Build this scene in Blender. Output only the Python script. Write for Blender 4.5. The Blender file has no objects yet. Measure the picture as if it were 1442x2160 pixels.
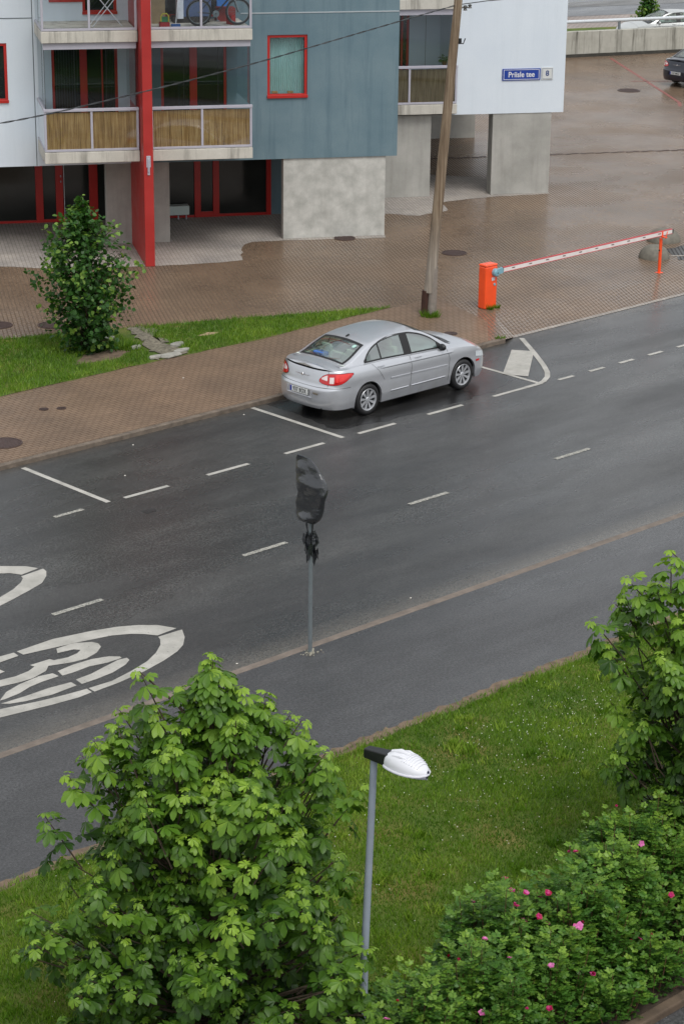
import bpy, bmesh, math, random
import numpy as np
from mathutils import Vector, Matrix, noise
R = math.radians
random.seed(7); rng = np.random.default_rng(7)
C = bpy.context.scene.collection
scene = bpy.context.scene

# ------------------------------------------------------------ camera
H = 13.484
cam_d = bpy.data.cameras.new('camera'); cam = bpy.data.objects.new('camera', cam_d); C.objects.link(cam)
Fw = Vector((0.649373, 0.683152, -0.334092)); Rt = Vector((0.727409, -0.686117, 0.010889)); Up = Vector((0.221788, 0.250092, 0.942478))
cam.matrix_world = Matrix(((Rt.x, Up.x, -Fw.x, 0), (Rt.y, Up.y, -Fw.y, 0), (Rt.z, Up.z, -Fw.z, H), (0, 0, 0, 1)))
cam_d.sensor_fit = 'VERTICAL'; cam_d.sensor_height = 24; cam_d.lens = 4688.6/2160*24
cam_d.clip_start = 0.5; cam_d.clip_end = 2000
scene.camera = cam

# ------------------------------------------------------------ sky, sun, exposure (overcast after rain)
SUN_EL, SUN_AZ = 58, 200
w = bpy.data.worlds.new('World'); scene.world = w; w.use_nodes = True
nt = w.node_tree; nt.nodes.clear()
sky = nt.nodes.new('ShaderNodeTexSky'); sky.sky_type = 'NISHITA'; sky.sun_disc = False
sky.sun_elevation = R(SUN_EL); sky.sun_rotation = R(SUN_AZ); sky.air_density = 1.0; sky.dust_density = 6.0; sky.ozone_density = 1.0
hs = nt.nodes.new('ShaderNodeHueSaturation'); hs.inputs['Saturation'].default_value = 0.22; hs.inputs['Value'].default_value = 1.0
# an even cloud deck: the blue sky is mixed with grey-white cloud
cl = nt.nodes.new('ShaderNodeMix'); cl.data_type = 'RGBA'; cl.inputs[0].default_value = 0.6
tc = nt.nodes.new('ShaderNodeTexCoord'); nz = nt.nodes.new('ShaderNodeTexNoise'); nz.inputs['Scale'].default_value = 2.2; nz.inputs['Detail'].default_value = 5
cr = nt.nodes.new('ShaderNodeValToRGB'); cr.color_ramp.elements[0].position = .3; cr.color_ramp.elements[0].color = (6.4, 6.75, 7.1, 1); cr.color_ramp.elements[1].position = .7; cr.color_ramp.elements[1].color = (9.8, 10.05, 10.35, 1)
bg = nt.nodes.new('ShaderNodeBackground'); bg.inputs['Strength'].default_value = 0.125
ow = nt.nodes.new('ShaderNodeOutputWorld')
L = nt.links.new
L(sky.outputs[0], hs.inputs['Color']); L(hs.outputs[0], cl.inputs[6]); L(tc.outputs['Generated'], nz.inputs['Vector']); L(nz.outputs[0], cr.inputs[0]); L(cr.outputs[0], cl.inputs[7])
L(cl.outputs[2], bg.inputs['Color']); L(bg.outputs[0], ow.inputs[0])
sd_ = bpy.data.lights.new('sun', 'SUN'); sd_.energy = 1.25; sd_.angle = R(25); sd_.color = (1, .97, .93)
sun = bpy.data.objects.new('sun', sd_); C.objects.link(sun)
az = R(SUN_AZ); el = R(SUN_EL)
sdir = Vector((math.sin(az)*math.cos(el), math.cos(az)*math.cos(el), math.sin(el)))
sun.rotation_euler = sdir.to_track_quat('Z', 'Y').to_euler()
scene.view_settings.view_transform = 'Standard'; scene.view_settings.look = 'None'
scene.view_settings.exposure = 0.12; scene.view_settings.gamma = 1.0

# ------------------------------------------------------------ material helpers
def srgb(r, g, b):
    f = lambda v: ((v/255+.055)/1.055)**2.4 if v > 10 else v/255/12.92
    return (f(r), f(g), f(b), 1)
_m = {}
def mat(name, col, rough=.6, var=.0, scale=3, bump=0., bscale=60, metal=0., spec=.5, col2=None, coat=0., stretch=None, rvar=0., sub=None, detail=6):
    if name in _m: return _m[name]
    m = bpy.data.materials.new(name); m.use_nodes = True; n = m.node_tree.nodes; l = m.node_tree.links
    b = n['Principled BSDF']; b.inputs['Base Color'].default_value = col; b.inputs['Roughness'].default_value = rough
    b.inputs['Metallic'].default_value = metal; b.inputs['Specular IOR Level'].default_value = spec; b.inputs['Coat Weight'].default_value = coat
    b.inputs['Coat Roughness'].default_value = .06
    if var or bump or col2 or rvar:
        t = n.new('ShaderNodeTexCoord'); mp = n.new('ShaderNodeMapping'); l.new(t.outputs['Object'], mp.inputs[0])
        if stretch: mp.inputs['Scale'].default_value = stretch
        nz = n.new('ShaderNodeTexNoise'); nz.inputs['Scale'].default_value = scale; nz.inputs['Detail'].default_value = detail; nz.inputs['Roughness'].default_value = .62
        l.new(mp.outputs[0], nz.inputs['Vector'])
        if var or col2:
            r = n.new('ShaderNodeValToRGB'); r.color_ramp.elements[0].position = .32; r.color_ramp.elements[1].position = .68
            if col2: a, c2 = col, col2
            else: a = tuple(v*(1-var) for v in col[:3])+(1,); c2 = tuple(min(1, v*(1+var)) for v in col[:3])+(1,)
            r.color_ramp.elements[0].color = a; r.color_ramp.elements[1].color = c2
            l.new(nz.outputs[0], r.inputs[0]); l.new(r.outputs[0], b.inputs['Base Color'])
        if rvar:
            mr = n.new('ShaderNodeMapRange'); mr.inputs[1].default_value = .3; mr.inputs[2].default_value = .7; mr.inputs[3].default_value = max(0, rough-rvar); mr.inputs[4].default_value = rough+rvar
            l.new(nz.outputs[0], mr.inputs[0]); l.new(mr.outputs[0], b.inputs['Roughness'])
        if bump:
            n2 = n.new('ShaderNodeTexNoise'); n2.inputs['Scale'].default_value = bscale; n2.inputs['Detail'].default_value = 3; l.new(mp.outputs[0], n2.inputs['Vector'])
            bp = n.new('ShaderNodeBump'); bp.inputs['Strength'].default_value = bump; bp.inputs['Distance'].default_value = .01
            l.new(n2.outputs[0], bp.inputs['Height']); l.new(bp.outputs[0], b.inputs['Normal'])
    _m[name] = m; return m

class NT:
    """short node-tree writer"""
    def __init__(s, name):
        s.m = bpy.data.materials.new(name); s.m.use_nodes = True; s.n = s.m.node_tree.nodes; s.l = s.m.node_tree.links; s.b = s.n['Principled BSDF']
        s.tc = s.n.new('ShaderNodeTexCoord').outputs['Object']
    def map(s, rot=0, scale=(1, 1, 1), loc=(0, 0, 0)):
        m = s.n.new('ShaderNodeMapping'); m.inputs['Rotation'].default_value = (0, 0, rot); m.inputs['Scale'].default_value = scale; m.inputs['Location'].default_value = loc
        s.l.new(s.tc, m.inputs[0]); return m.outputs[0]
    def noise(s, sc, det=4, vec=None, rough=.6):
        t = s.n.new('ShaderNodeTexNoise'); t.inputs['Scale'].default_value = sc; t.inputs['Detail'].default_value = det; t.inputs['Roughness'].default_value = rough
        s.l.new(vec or s.tc, t.inputs['Vector']); return t.outputs[0]
    def ramp(s, f, pts):
        r = s.n.new('ShaderNodeValToRGB'); e = r.color_ramp.elements
        while len(e) < len(pts): e.new(.5)
        for q, (p, c) in zip(e, pts): q.position = p; q.color = c if len(c) == 4 else tuple(c)+(1,)
        s.l.new(f, r.inputs[0]); return r.outputs[0]
    def rng(s, f, a, b, c, d):
        r = s.n.new('ShaderNodeMapRange'); 
        for i, v in zip((1, 2, 3, 4), (a, b, c, d)): r.inputs[i].default_value = v
        s.l.new(f, r.inputs[0]); return r.outputs[0]
    def mix(s, f, a, b, mode='MIX'):
        x = s.n.new('ShaderNodeMix'); x.data_type = 'RGBA'; x.blend_type = mode
        for i, v in ((0, f), (6, a), (7, b)):
            if isinstance(v, (int, float)): x.inputs[i].default_value = v
            elif isinstance(v, tuple): x.inputs[i].default_value = v
            else: s.l.new(v, x.inputs[i])
        return x.outputs[2]
    def math(s, op, a, b=0.):
        x = s.n.new('ShaderNodeMath'); x.operation = op
        for i, v in ((0, a), (1, b)):
            if isinstance(v, (int, float)): x.inputs[i].default_value = v
            else: s.l.new(v, x.inputs[i])
        return x.outputs[0]
    def sep(s):
        x = s.n.new('ShaderNodeSeparateXYZ'); s.l.new(s.tc, x.inputs[0]); return x.outputs
    def attr(s, name):
        a = s.n.new('ShaderNodeAttribute'); a.attribute_name = name; return a.outputs['Fac']
    def bump(s, h, st=.3, d=.01, nrm=None):
        b = s.n.new('ShaderNodeBump'); b.inputs['Strength'].default_value = st; b.inputs['Distance'].default_value = d
        s.l.new(h, b.inputs['Height'])
        if nrm: s.l.new(nrm, b.inputs['Normal'])
        return b.outputs[0]
    def set(s, **k):
        for a, v in k.items():
            i = s.b.inputs[a.replace('_', ' ')]
            if isinstance(v, (int, float, tuple)): i.default_value = v
            else: s.l.new(v, i)
        return s.m

def asphalt(name, lo, hi, r0, r1, grit=False, streak=False):
    t = NT(name)
    big = t.noise(.35, 5, t.map(scale=(.35, 1, 1))); fine = t.noise(24, 6, rough=.85); mid = t.noise(9, 4)
    c = t.mix(.35, t.ramp(big, [(.35, lo), (.65, hi)]), t.ramp(t.noise(1.7, 6, t.map(scale=(.5, 1, 1), loc=(7, 3, 0)), .7), [(.35, (.25, .25, .25)), (.65, (.75, .75, .75))]), 'OVERLAY')
    c = t.mix(.5, c, t.ramp(fine, [(.42, (.06, .06, .06)), (.58, (.98, .98, .97))]), 'OVERLAY')
    c = t.mix(t.rng(mid, .62, .72, 0, .25), c, (.02, .02, .02, 1))
    speck = t.noise(48, 1)
    c = t.mix(t.rng(speck, .72, .76, 0, .5), c, (.3, .3, .28, 1))
    if streak:
        st = t.noise(1.1, 4, t.map(scale=(.06, 1, 1)))
        c = t.mix(t.rng(st, .45, .62, 0, .4), c, (.026, .026, .027, 1))
    if grit:
        y = t.sep()[1]
        m = t.math('MULTIPLY', t.rng(y, 23.55, 24.15, 1, 0), t.rng(t.noise(40, 6, rough=.8), .40, .60, 0, 1))
        c = t.mix(t.math('MULTIPLY', m, .6), c, (.24, .215, .175, 1))
        m2 = t.math('MULTIPLY', t.rng(y, 33.5, 33.95, 0, 1), t.rng(t.noise(9, 5), .4, .6, 0, 1))
        c = t.mix(t.math('MULTIPLY', m2, .45), c, (.13, .11, .085, 1))
    rr = t.rng(t.noise(.5, 5, t.map(scale=(.3, 1, 1))), .35, .65, r0, r1)
    return t.set(Base_Color=c, Roughness=rr, Normal=t.bump(fine, .5, .008), Specular_IOR_Level=.5)

def pavers(name, rot, bw, bh, c1, c2, mortar, r0, r1, wet=None, msize=.012, patch=.35):
    t = NT(name)
    br = t.n.new('ShaderNodeTexBrick'); v = t.map(rot=rot)
    t.l.new(v, br.inputs['Vector']); br.inputs['Scale'].default_value = 1; br.inputs['Brick Width'].default_value = bw; br.inputs['Row Height'].default_value = bh
    br.inputs['Mortar Size'].default_value = msize; br.inputs['Mortar Smooth'].default_value = .3; br.inputs['Bias'].default_value = 0
    br.inputs['Color1'].default_value = c1; br.inputs['Color2'].default_value = c2; br.inputs['Mortar'].default_value = mortar
    c = t.mix(.55, br.outputs[0], t.ramp(t.noise(patch, 6), [(.3, (.30, .30, .31)), (.7, (.68, .66, .63))]), 'OVERLAY')
    c = t.mix(.14, c, t.ramp(t.noise(7, 5), [(.3, (.3, .3, .3)), (.7, (.7, .7, .7))]), 'OVERLAY')
    rr = t.rng(t.noise(.28, 5), .35, .65, r0, r1)
    hb = t.math('SUBTRACT', 1., br.outputs['Fac'])
    nb = t.bump(hb, .55, .006); nb = t.bump(t.noise(45, 2), .18, .005, nb)
    rr = t.math('MAXIMUM', rr, t.math('MULTIPLY', br.outputs['Fac'], .9))
    return t.set(Base_Color=c, Roughness=rr, Normal=nb, Specular_IOR_Level=t.rng(br.outputs['Fac'], 0, 1, .5, .08))

PH = -0.5424282814486785            # direction of the building's long facade
def B(s, d, z=0):                   # facade frame -> world
    return Vector((s*math.cos(PH)-d*math.sin(PH), s*math.sin(PH)+d*math.cos(PH), z))

M = dict(
 road=asphalt('wet road asphalt', srgb(53, 53, 53), srgb(69, 69, 68), .18, .42, grit=True, streak=True),
 walk=asphalt('wet path asphalt', srgb(59, 59, 60), srgb(69, 69, 70), .24, .46),
 far_road=asphalt('far road asphalt', srgb(74, 76, 80), srgb(92, 94, 98), .22, .4),
 side_pav=pavers('pavement pavers', 0, .2, .1, srgb(123, 103, 85), srgb(114, 95, 78), srgb(101, 85, 71), .40, .6, patch=.5),
 yard_pav=pavers('yard pavers', -PH+math.pi/2, .2, .1, srgb(124, 105, 87), srgb(114, 96, 80), srgb(96, 83, 71), .14, .40, msize=.014),
 dry_pav=pavers('dry pavers', -PH+math.pi/2, .2, .1, srgb(158, 152, 146), srgb(148, 142, 136), srgb(124, 118, 111), .75, .9, patch=.8, msize=.008),
 pink_pav=pavers('far pavers', -PH, .25, .25, srgb(150, 138, 130), srgb(140, 128, 122), srgb(100, 90, 85), .35, .6),
 kerb=mat('kerb concrete', srgb(104, 93, 82), .8, .35, 5, .3, 40),
 kerb_brown=mat('brown kerb', srgb(110, 100, 91), .8, .28, 3, .4, 40),
 bed=mat('dark bed soil', srgb(58, 48, 38), .95, .4, 8, .6, 30),
 soil=mat('soil', srgb(108, 92, 76), .95, .35, 6, .6, 30),
 gravel=mat('gravel', srgb(112, 106, 92), .95, .6, 16, 1., 45),
 stone=mat('pale stone', srgb(150, 148, 140), .9, .3, 4, .5, 30),
 red=mat('red paint', srgb(166, 42, 38), .45, .08, 2, .03, 20, rvar=.1),
 red_dark=mat('red painted metal', srgb(178, 36, 30), .4, .06, 4),
 grey_frame=mat('grey aluminium', srgb(172, 170, 180), .45, .05, 5),
 soffit=mat('soffit', srgb(120, 120, 118), .9, .1, 2),
 dark=mat('dark rubber', (.012, .012, .013, 1), .6),
 cast=mat('cast iron', srgb(66, 50, 46), .55, .3, 20, .4, 60),
 orange=mat('orange paint', srgb(245, 82, 30), .38, .07, 3, coat=.3),
 steel=mat('galvanised steel', srgb(122, 130, 134), .45, .12, 8, metal=.35),
 black=mat('black plastic', srgb(24, 25, 27), .35, .1, 6),
 white=mat('white plastic', srgb(214, 215, 220), .3, .02, 5, coat=.4),
)
# road paint: worn specks let the asphalt through
t = NT('road paint'); nn = t.noise(26, 6, rough=.75); c = t.mix(t.rng(nn, .6, .68, 0, .9), t.ramp(t.noise(3, 4), [(.3, srgb(150, 148, 141)), (.7, srgb(180, 177, 170))]), (.05, .05, .05, 1))
M['paint'] = t.set(Base_Color=c, Roughness=.6)
t = NT('worn road paint'); nn = t.noise(38, 6, rough=.8); c = t.mix(t.rng(nn, .47, .56, 0, .95), srgb(172, 170, 160), (.055, .055, .055, 1))
M['paint_worn'] = t.set(Base_Color=c, Roughness=.65)
# plaster walls with rain streaks
def plaster(name, c1, c2, streak, amt, sc=.6, rough=.75):
    t = NT(name); c = t.ramp(t.noise(sc, 6), [(.3, c1), (.7, c2)])
    st = t.noise(1.6, 6, t.map(scale=(2.2, 2.2, .16)), .7)
    c = t.mix(t.rng(st, .5, .72, 0, amt), c, streak)
    c = t.mix(.15, c, t.ramp(t.noise(30, 4), [(.3, (.35, .35, .35)), (.7, (.65, .65, .65))]), 'OVERLAY')
    return t.set(Base_Color=c, Roughness=rough, Normal=t.bump(t.noise(60, 3), .12, .004))
M['white_wall'] = plaster('white rendered wall', srgb(208, 217, 226), srgb(216, 224, 231), srgb(192, 202, 209), .25)
M['blue_wall'] = plaster('blue rendered wall', srgb(92, 117, 128), srgb(112, 133, 141), srgb(76, 101, 114), .7, .8)
M['concrete'] = plaster('bare concrete', srgb(150, 149, 143), srgb(176, 174, 168), srgb(130, 128, 122), .45, 1.3)
M['concrete_blotch'] = plaster('blotchy concrete', srgb(160, 160, 154), srgb(198, 197, 191), srgb(150, 149, 143), .3, 2.6)
M['slab'] = plaster('balcony slab concrete', srgb(182, 178, 168), srgb(200, 196, 186), srgb(92, 88, 80), .8, 1.5)
M['ret_wall'] = plaster('stained concrete wall', srgb(160, 158, 148), srgb(180, 178, 168), srgb(70, 68, 58), .95, 2.0)
# reed mat
t = NT('reed screen'); s1 = t.noise(1, 5, t.map(scale=(60, 60, 1.2)), .7); s2 = t.noise(2.5, 3)
c = t.ramp(s1, [(.3, srgb(92, 64, 34)), (.5, srgb(184, 142, 88)), (.72, srgb(228, 196, 142))])
M['reed'] = t.set(Base_Color=t.mix(.3, c, t.ramp(s2, [(.3, (.3, .3, .3)), (.7, (.75, .72, .66))]), 'OVERLAY'), Roughness=.9, Normal=t.bump(s1, .5, .01))
t = NT('bleached reed screen'); s1 = t.noise(1, 5, t.map(scale=(60, 60, 1.2)), .7); s2 = t.noise(2.5, 3)
c = t.ramp(s1, [(.3, srgb(70, 58, 40)), (.5, srgb(118, 98, 66)), (.72, srgb(156, 144, 112))])
M['reed_pale'] = t.set(Base_Color=c, Roughness=.9)
# weathered timber
t = NT('weathered timber'); s1 = t.noise(1.2, 6, t.map(scale=(14, 14, .5)), .7)
z = t.sep()[2]
c = t.ramp(s1, [(.3, srgb(84, 68, 52)), (.5, srgb(122, 104, 84)), (.7, srgb(158, 142, 120))])
c = t.mix(t.rng(z, 1.2, 2.6, .75, 0), c, t.ramp(s1, [(.3, srgb(118, 112, 104)), (.7, srgb(168, 160, 150))]))
M['timber'] = t.set(Base_Color=c, Roughness=.85, Normal=t.bump(s1, .6, .02))
# glass
def pane(name, base, rough=.03, spec=.8):
    return mat(name, base, rough, spec=spec, var=.25, scale=.8)
M['pane_dark'] = pane('dark window pane', (.018, .022, .023, 1))
M['pane_lobby'] = pane('lobby pane', (.022, .024, .022, 1), .08, .5)
def clear_glass(name, tint=(.92, .95, .95, 1), r0=.03, k=.6):
    m = bpy.data.materials.new(name); m.use_nodes = True; n = m.node_tree.nodes; l = m.node_tree.links; n.clear()
    o = n.new('ShaderNodeOutputMaterial'); tr = n.new('ShaderNodeBsdfTransparent'); tr.inputs[0].default_value = tint
    g = n.new('ShaderNodeBsdfGlossy'); g.inputs['Roughness'].default_value = r0
    fr = n.new('ShaderNodeLayerWeight'); fr.inputs[0].default_value = .35
    mr = n.new('ShaderNodeMapRange'); mr.inputs[3].default_value = .05; mr.inputs[4].default_value = k; l.new(fr.outputs['Fresnel'], mr.inputs[0])
    mx = n.new('ShaderNodeMixShader'); l.new(mr.outputs[0], mx.inputs[0]); l.new(tr.outputs[0], mx.inputs[1]); l.new(g.outputs[0], mx.inputs[2]); l.new(mx.outputs[0], o.inputs[0])
    return m
M['glass'] = clear_glass('balcony glass', (.80, .86, .88, 1), .03, .5)
M['car_glass'] = clear_glass('car glass', (.64, .76, .70, 1), .03, .34)
def leafmat(name, lo, mid, hi, trans=.35):
    t = NT(name); a = t.attr('tint')
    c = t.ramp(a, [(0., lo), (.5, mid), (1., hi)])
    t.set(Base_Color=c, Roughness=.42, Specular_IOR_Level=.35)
    tr = t.n.new('ShaderNodeBsdfTranslucent'); t.l.new(t.mix(1., c, (1.0, 1.1, .5, 1), 'MULTIPLY'), tr.inputs[0])
    mx = t.n.new('ShaderNodeMixShader'); mx.inputs[0].default_value = trans
    t.l.new(t.b.outputs[0], mx.inputs[1]); t.l.new(tr.outputs[0], mx.inputs[2]); t.l.new(mx.outputs[0], t.n['Material Output'].inputs[0])
    return t.m
M['chestnut'] = leafmat('chestnut leaf', srgb(44, 76, 22), srgb(88, 126, 36), srgb(142, 174, 60))
M['lime_leaf'] = leafmat('lime leaf', srgb(32, 64, 26), srgb(58, 98, 38), srgb(138, 168, 72), .3)
M['rose_leaf'] = leafmat('rose leaf', srgb(46, 84, 32), srgb(80, 122, 46), srgb(134, 166, 62), .35)
M['blade'] = leafmat('grass blade', srgb(62, 98, 22), srgb(96, 132, 30), srgb(146, 168, 66), .25)
M['petal'] = leafmat('rose petal', srgb(168, 22, 58), srgb(196, 48, 124), srgb(222, 128, 190), .25)
M['clover'] = mat('clover flower', srgb(222, 222, 208), .8)
M['bark'] = mat('bark', srgb(74, 62, 50), .9, .35, 12, .5, 40)
t = NT('lawn base'); c = t.ramp(t.noise(.9, 6), [(.3, srgb(58, 84, 18)), (.5, srgb(80, 98, 26)), (.66, srgb(110, 104, 50))])
M['lawn'] = t.set(Base_Color=c, Roughness=.95, Normal=t.bump(t.noise(30, 4), .8, .03))

# ------------------------------------------------------------ mesh helpers
class MB:
    def __init__(s): s.v = []; s.f = []; s.mi = []; s.k = 0
    def mat(s, k): s.k = k; return s
    def add(s, vs, fs):
        o = len(s.v); s.v += [tuple(v) for v in vs]; s.f += [tuple(i+o for i in f) for f in fs]; s.mi += [s.k]*len(fs); return s
    def box(s, x0, x1, y0, y1, z0, z1):
        vs = [(x, y, z) for z in (z0, z1) for y in (y0, y1) for x in (x0, x1)]
        return s.add(vs, [(0, 2, 3, 1), (4, 5, 7, 6), (0, 1, 5, 4), (2, 6, 7, 3), (0, 4, 6, 2), (1, 3, 7, 5)])
    def obox(s, c, ax, ay, az):       # oriented box: centre and three half-vectors
        c, ax, ay, az = map(Vector, (c, ax, ay, az))
        vs = [c+i*ax+j*ay+k*az for k in (-1, 1) for j in (-1, 1) for i in (-1, 1)]
        return s.add(vs, [(0, 2, 3, 1), (4, 5, 7, 6), (0, 1, 5, 4), (2, 6, 7, 3), (0, 4, 6, 2), (1, 3, 7, 5)])
    def poly(s, pts, z0, z1=None):
        n = len(pts)
        if z1 is None: return s.add([(x, y, z0) for x, y in pts], [tuple(range(n))])
        return s.add([(x, y, z0) for x, y in pts]+[(x, y, z1) for x, y in pts], [tuple(range(n))[::-1], tuple(range(n, 2*n))]+[(i, (i+1) % n, n+(i+1) % n, n+i) for i in range(n)])
    def tube(s, pts, rad, n=10, cap=True):
        pts = [Vector(p) for p in pts]; rs = rad if isinstance(rad, (list, tuple)) else [rad]*len(pts); vs = []; fs = []
        up = None
        for i, p in enumerate(pts):
            d = (pts[min(i+1, len(pts)-1)]-pts[max(i-1, 0)]).normalized()
            if up is None: up = d.orthogonal().normalized()
            up = (up-d*up.dot(d)).normalized(); q = d.cross(up)
            for k in range(n):
                a = 2*math.pi*k/n; vs.append(p+(up*math.cos(a)+q*math.sin(a))*rs[i])
        for i in range(len(pts)-1):
            for k in range(n):
                a = i*n+k; b = i*n+(k+1) % n; fs.append((a, b, b+n, a+n))
        if cap: fs += [tuple(range(n))[::-1], tuple(range(len(vs)-n, len(vs)))]
        return s.add(vs, fs)
    def lathe(s, prof, n=32, M4=None):   # profile (r, z) turned about z
        vs = []; fs = []
        for r, z in prof:
            for k in range(n):
                a = 2*math.pi*k/n; v = Vector((r*math.cos(a), r*math.sin(a), z)); vs.append(M4 @ v if M4 else v)
        for i in range(len(prof)-1):
            for k in range(n):
                a = i*n+k; b = i*n+(k+1) % n; fs.append((a, b, b+n, a+n))
        return s.add(vs, fs)
    def grid(s, rows, flip=False):
        n = len(rows[0]); vs = [p for r in rows for p in r]; fs = []
        for i in range(len(rows)-1):
            for k in range(n-1):
                a = i*n+k; f = (a, a+1, a+n+1, a+n); fs.append(f[::-1] if flip else f)
        return s.add(vs, fs)
    def build(s, name, mats, parent=None, smooth=False, bevel=0, off=(0, 0, 0), recalc=False, angle=40):
        me = bpy.data.meshes.new(name); ox, oy, oz = off
        me.from_pydata([(x-ox, y-oy, z-oz) for x, y, z in s.v], [], s.f)
        if not isinstance(mats, (list, tuple)): mats = [mats]
        for m in mats: me.materials.append(m)
        if len(mats) > 1: me.polygons.foreach_set('material_index', s.mi)
        if smooth: me.polygons.foreach_set('use_smooth', [True]*len(me.polygons))
        if recalc:
            bm = bmesh.new(); bm.from_mesh(me); bmesh.ops.remove_doubles(bm, verts=bm.verts, dist=1e-5); bmesh.ops.recalc_face_normals(bm, faces=bm.faces); bm.to_mesh(me); bm.free()
        me.update(); o = bpy.data.objects.new(name, me); C.objects.link(o)
        if parent: o.parent = parent
        if bevel:
            b = o.modifiers.new('bevel', 'BEVEL'); b.width = bevel; b.segments = 2; b.limit_method = 'ANGLE'; b.angle_limit = R(40)
        if smooth and angle and angle < 180:
            try: me.set_sharp_from_angle(angle=R(angle))
            except Exception: pass
        return o
def tag(o, label=None, cat=None, group=None, kind=None):
    if label: o['label'] = label
    if cat: o['category'] = cat
    if group: o['group'] = group
    if kind: o['kind'] = kind
    return o
def empty(name, loc, rz, label, cat, group=None):
    o = bpy.data.objects.new(name, None); C.objects.link(o); o.location = loc; o.rotation_euler = (0, 0, rz); o.empty_display_size = .2
    return tag(o, label, cat, group)
def struct(mb, name, m, label, cat, **k):
    o = mb.build(name, m, **k); return tag(o, label, cat, kind='structure')
def fast_mesh(name, V, F, m, tint=None, parent=None, smooth=False):
    """V (n,3) array, F (k,m) array of equal-size faces"""
    me = bpy.data.meshes.new(name); V = np.asarray(V, np.float32); F = np.asarray(F, np.int32); k, q = F.shape
    me.vertices.add(len(V)); me.vertices.foreach_set('co', V.ravel()); me.loops.add(k*q); me.loops.foreach_set('vertex_index', F.ravel())
    me.polygons.add(k); me.polygons.foreach_set('loop_start', np.arange(0, k*q, q, dtype=np.int32)); me.polygons.foreach_set('loop_total', np.full(k, q, np.int32))
    if smooth: me.polygons.foreach_set('use_smooth', np.ones(k, bool))
    me.materials.append(m)
    if tint is not None:
        a = me.attributes.new('tint', 'FLOAT', 'POINT'); a.data.foreach_set('value', np.asarray(tint, np.float32))
    me.update(calc_edges=True); o = bpy.data.objects.new(name, me); C.objects.link(o)
    if parent: o.parent = parent
    return o
def text_obj(name, body, size, m, parent, mtx, depth=.002, spacing=1.0, xscale=1.0, align='CENTER'):
    cu = bpy.data.curves.new(name, 'FONT'); cu.body = body; cu.size = size; cu.extrude = depth; cu.align_x = align; cu.align_y = 'CENTER'; cu.space_character = spacing; cu.offset = size*.02
    tmp = bpy.data.objects.new('tmp_text', cu); C.objects.link(tmp)
    dg = bpy.context.evaluated_depsgraph_get(); me = bpy.data.meshes.new_from_object(tmp.evaluated_get(dg)); bpy.data.objects.remove(tmp)
    me.transform(mtx @ Matrix.Diagonal((xscale, 1, 1, 1))); me.materials.clear(); me.materials.append(m); me.name = name
    o = bpy.data.objects.new(name, me); C.objects.link(o); o.parent = parent; return o

# ============================================================ THE SETTING
KS = 1.0067                         # road lies 9 cm below the pavements
struct(MB().box(-400, 600, -300, 700, -1.2, -.14), 'ground', M['far_road'], 'flat ground around the street', 'ground')
struct(MB().add([(-60, 23.3, -.09), (140, 23.3, -.09), (140, 34.3, -.09), (-60, 34.3, -.09)], [(0, 1, 2, 3)]), 'road', M['road'], 'wet grey asphalt street', 'road')
# far pavement and yard
struct(MB().box(-60, 37.35, 33.82, 33.96, -.13, .006), 'kerb', M['kerb'], 'low kerb between parking lane and brown pavement', 'kerb', bevel=.015)
struct(MB().add([(-60, 33.96, 0), (37.35, 33.96, 0), (38.6, 35.3, 0), (140, 35.3, 0), (140, 160, 0), (-60, 160, 0)], [(0, 1, 2, 3, 4, 5)]), 'yard', M['yard_pav'], 'wet brown paved yard', 'yard')
struct(MB().add([(37.35, 33.82, -.0), (37.9, 34.04, -.086), (140, 34.04, -.086), (140, 35.3, 0), (38.6, 35.3, 0), (37.35, 33.96, 0)], [(0, 1, 4, 5), (1, 2, 3, 4)]), 'ramp', M['yard_pav'], 'dropped paved edge of the yard entrance', 'ramp')
struct(MB().add([(37.8, 34.0, -.084), (140, 34.0, -.084), (140, 34.12, -.076), (37.8, 34.12, -.076)], [(0, 1, 2, 3)]), 'flush_kerb', M['dry_pav'], 'flush grey kerb at the yard entrance', 'kerb')
struct(MB().add([(-60, 33.962, .004), (36.9, 33.962, .004), (38.2, 35.2, .004), (39.0, 37.66, .004), (-60, 37.66, .004)], [(0, 1, 2, 3, 4)]), 'pavement', M['side_pav'], 'brown block pavement beside the parking lane', 'pavement')
# dry paving under the building
def jag(pts, amp=.05, step=.25, seed=1):
    r = random.Random(seed); out = []
    for i, a in enumerate(pts):
        b = pts[(i+1) % len(pts)]; a = Vector(a); b = Vector(b); n = max(1, int((b-a).length/step))
        for k in range(n):
            p = a.lerp(b, k/n); out.append((p.x+r.uniform(-amp, amp), p.y+r.uniform(-amp, amp)))
    return out
dry = jag([B(s, d)[:2] for s, d in [(-8, 57.4), (3.49, 57.58), (4.69, 57.1), (7.15, 56.96), (8.6, 57.0), (9.86, 57.2), (10.1, 58.8), (10.49, 59.4), (11.4, 59.4), (14.3, 59.3), (14.4, 61.0), (15.05, 62.4), (15.86, 62.0), (16.9, 62.5), (17.1, 63.8), (18.7, 64.3), (20.7, 64.45), (20.7, 66.5), (14.0, 70), (-8, 70)]], .05, .3)
struct(MB().poly(dry, .004), 'dry_paving', M['dry_pav'], 'dry pale paving sheltered under the building', 'paving')
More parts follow.
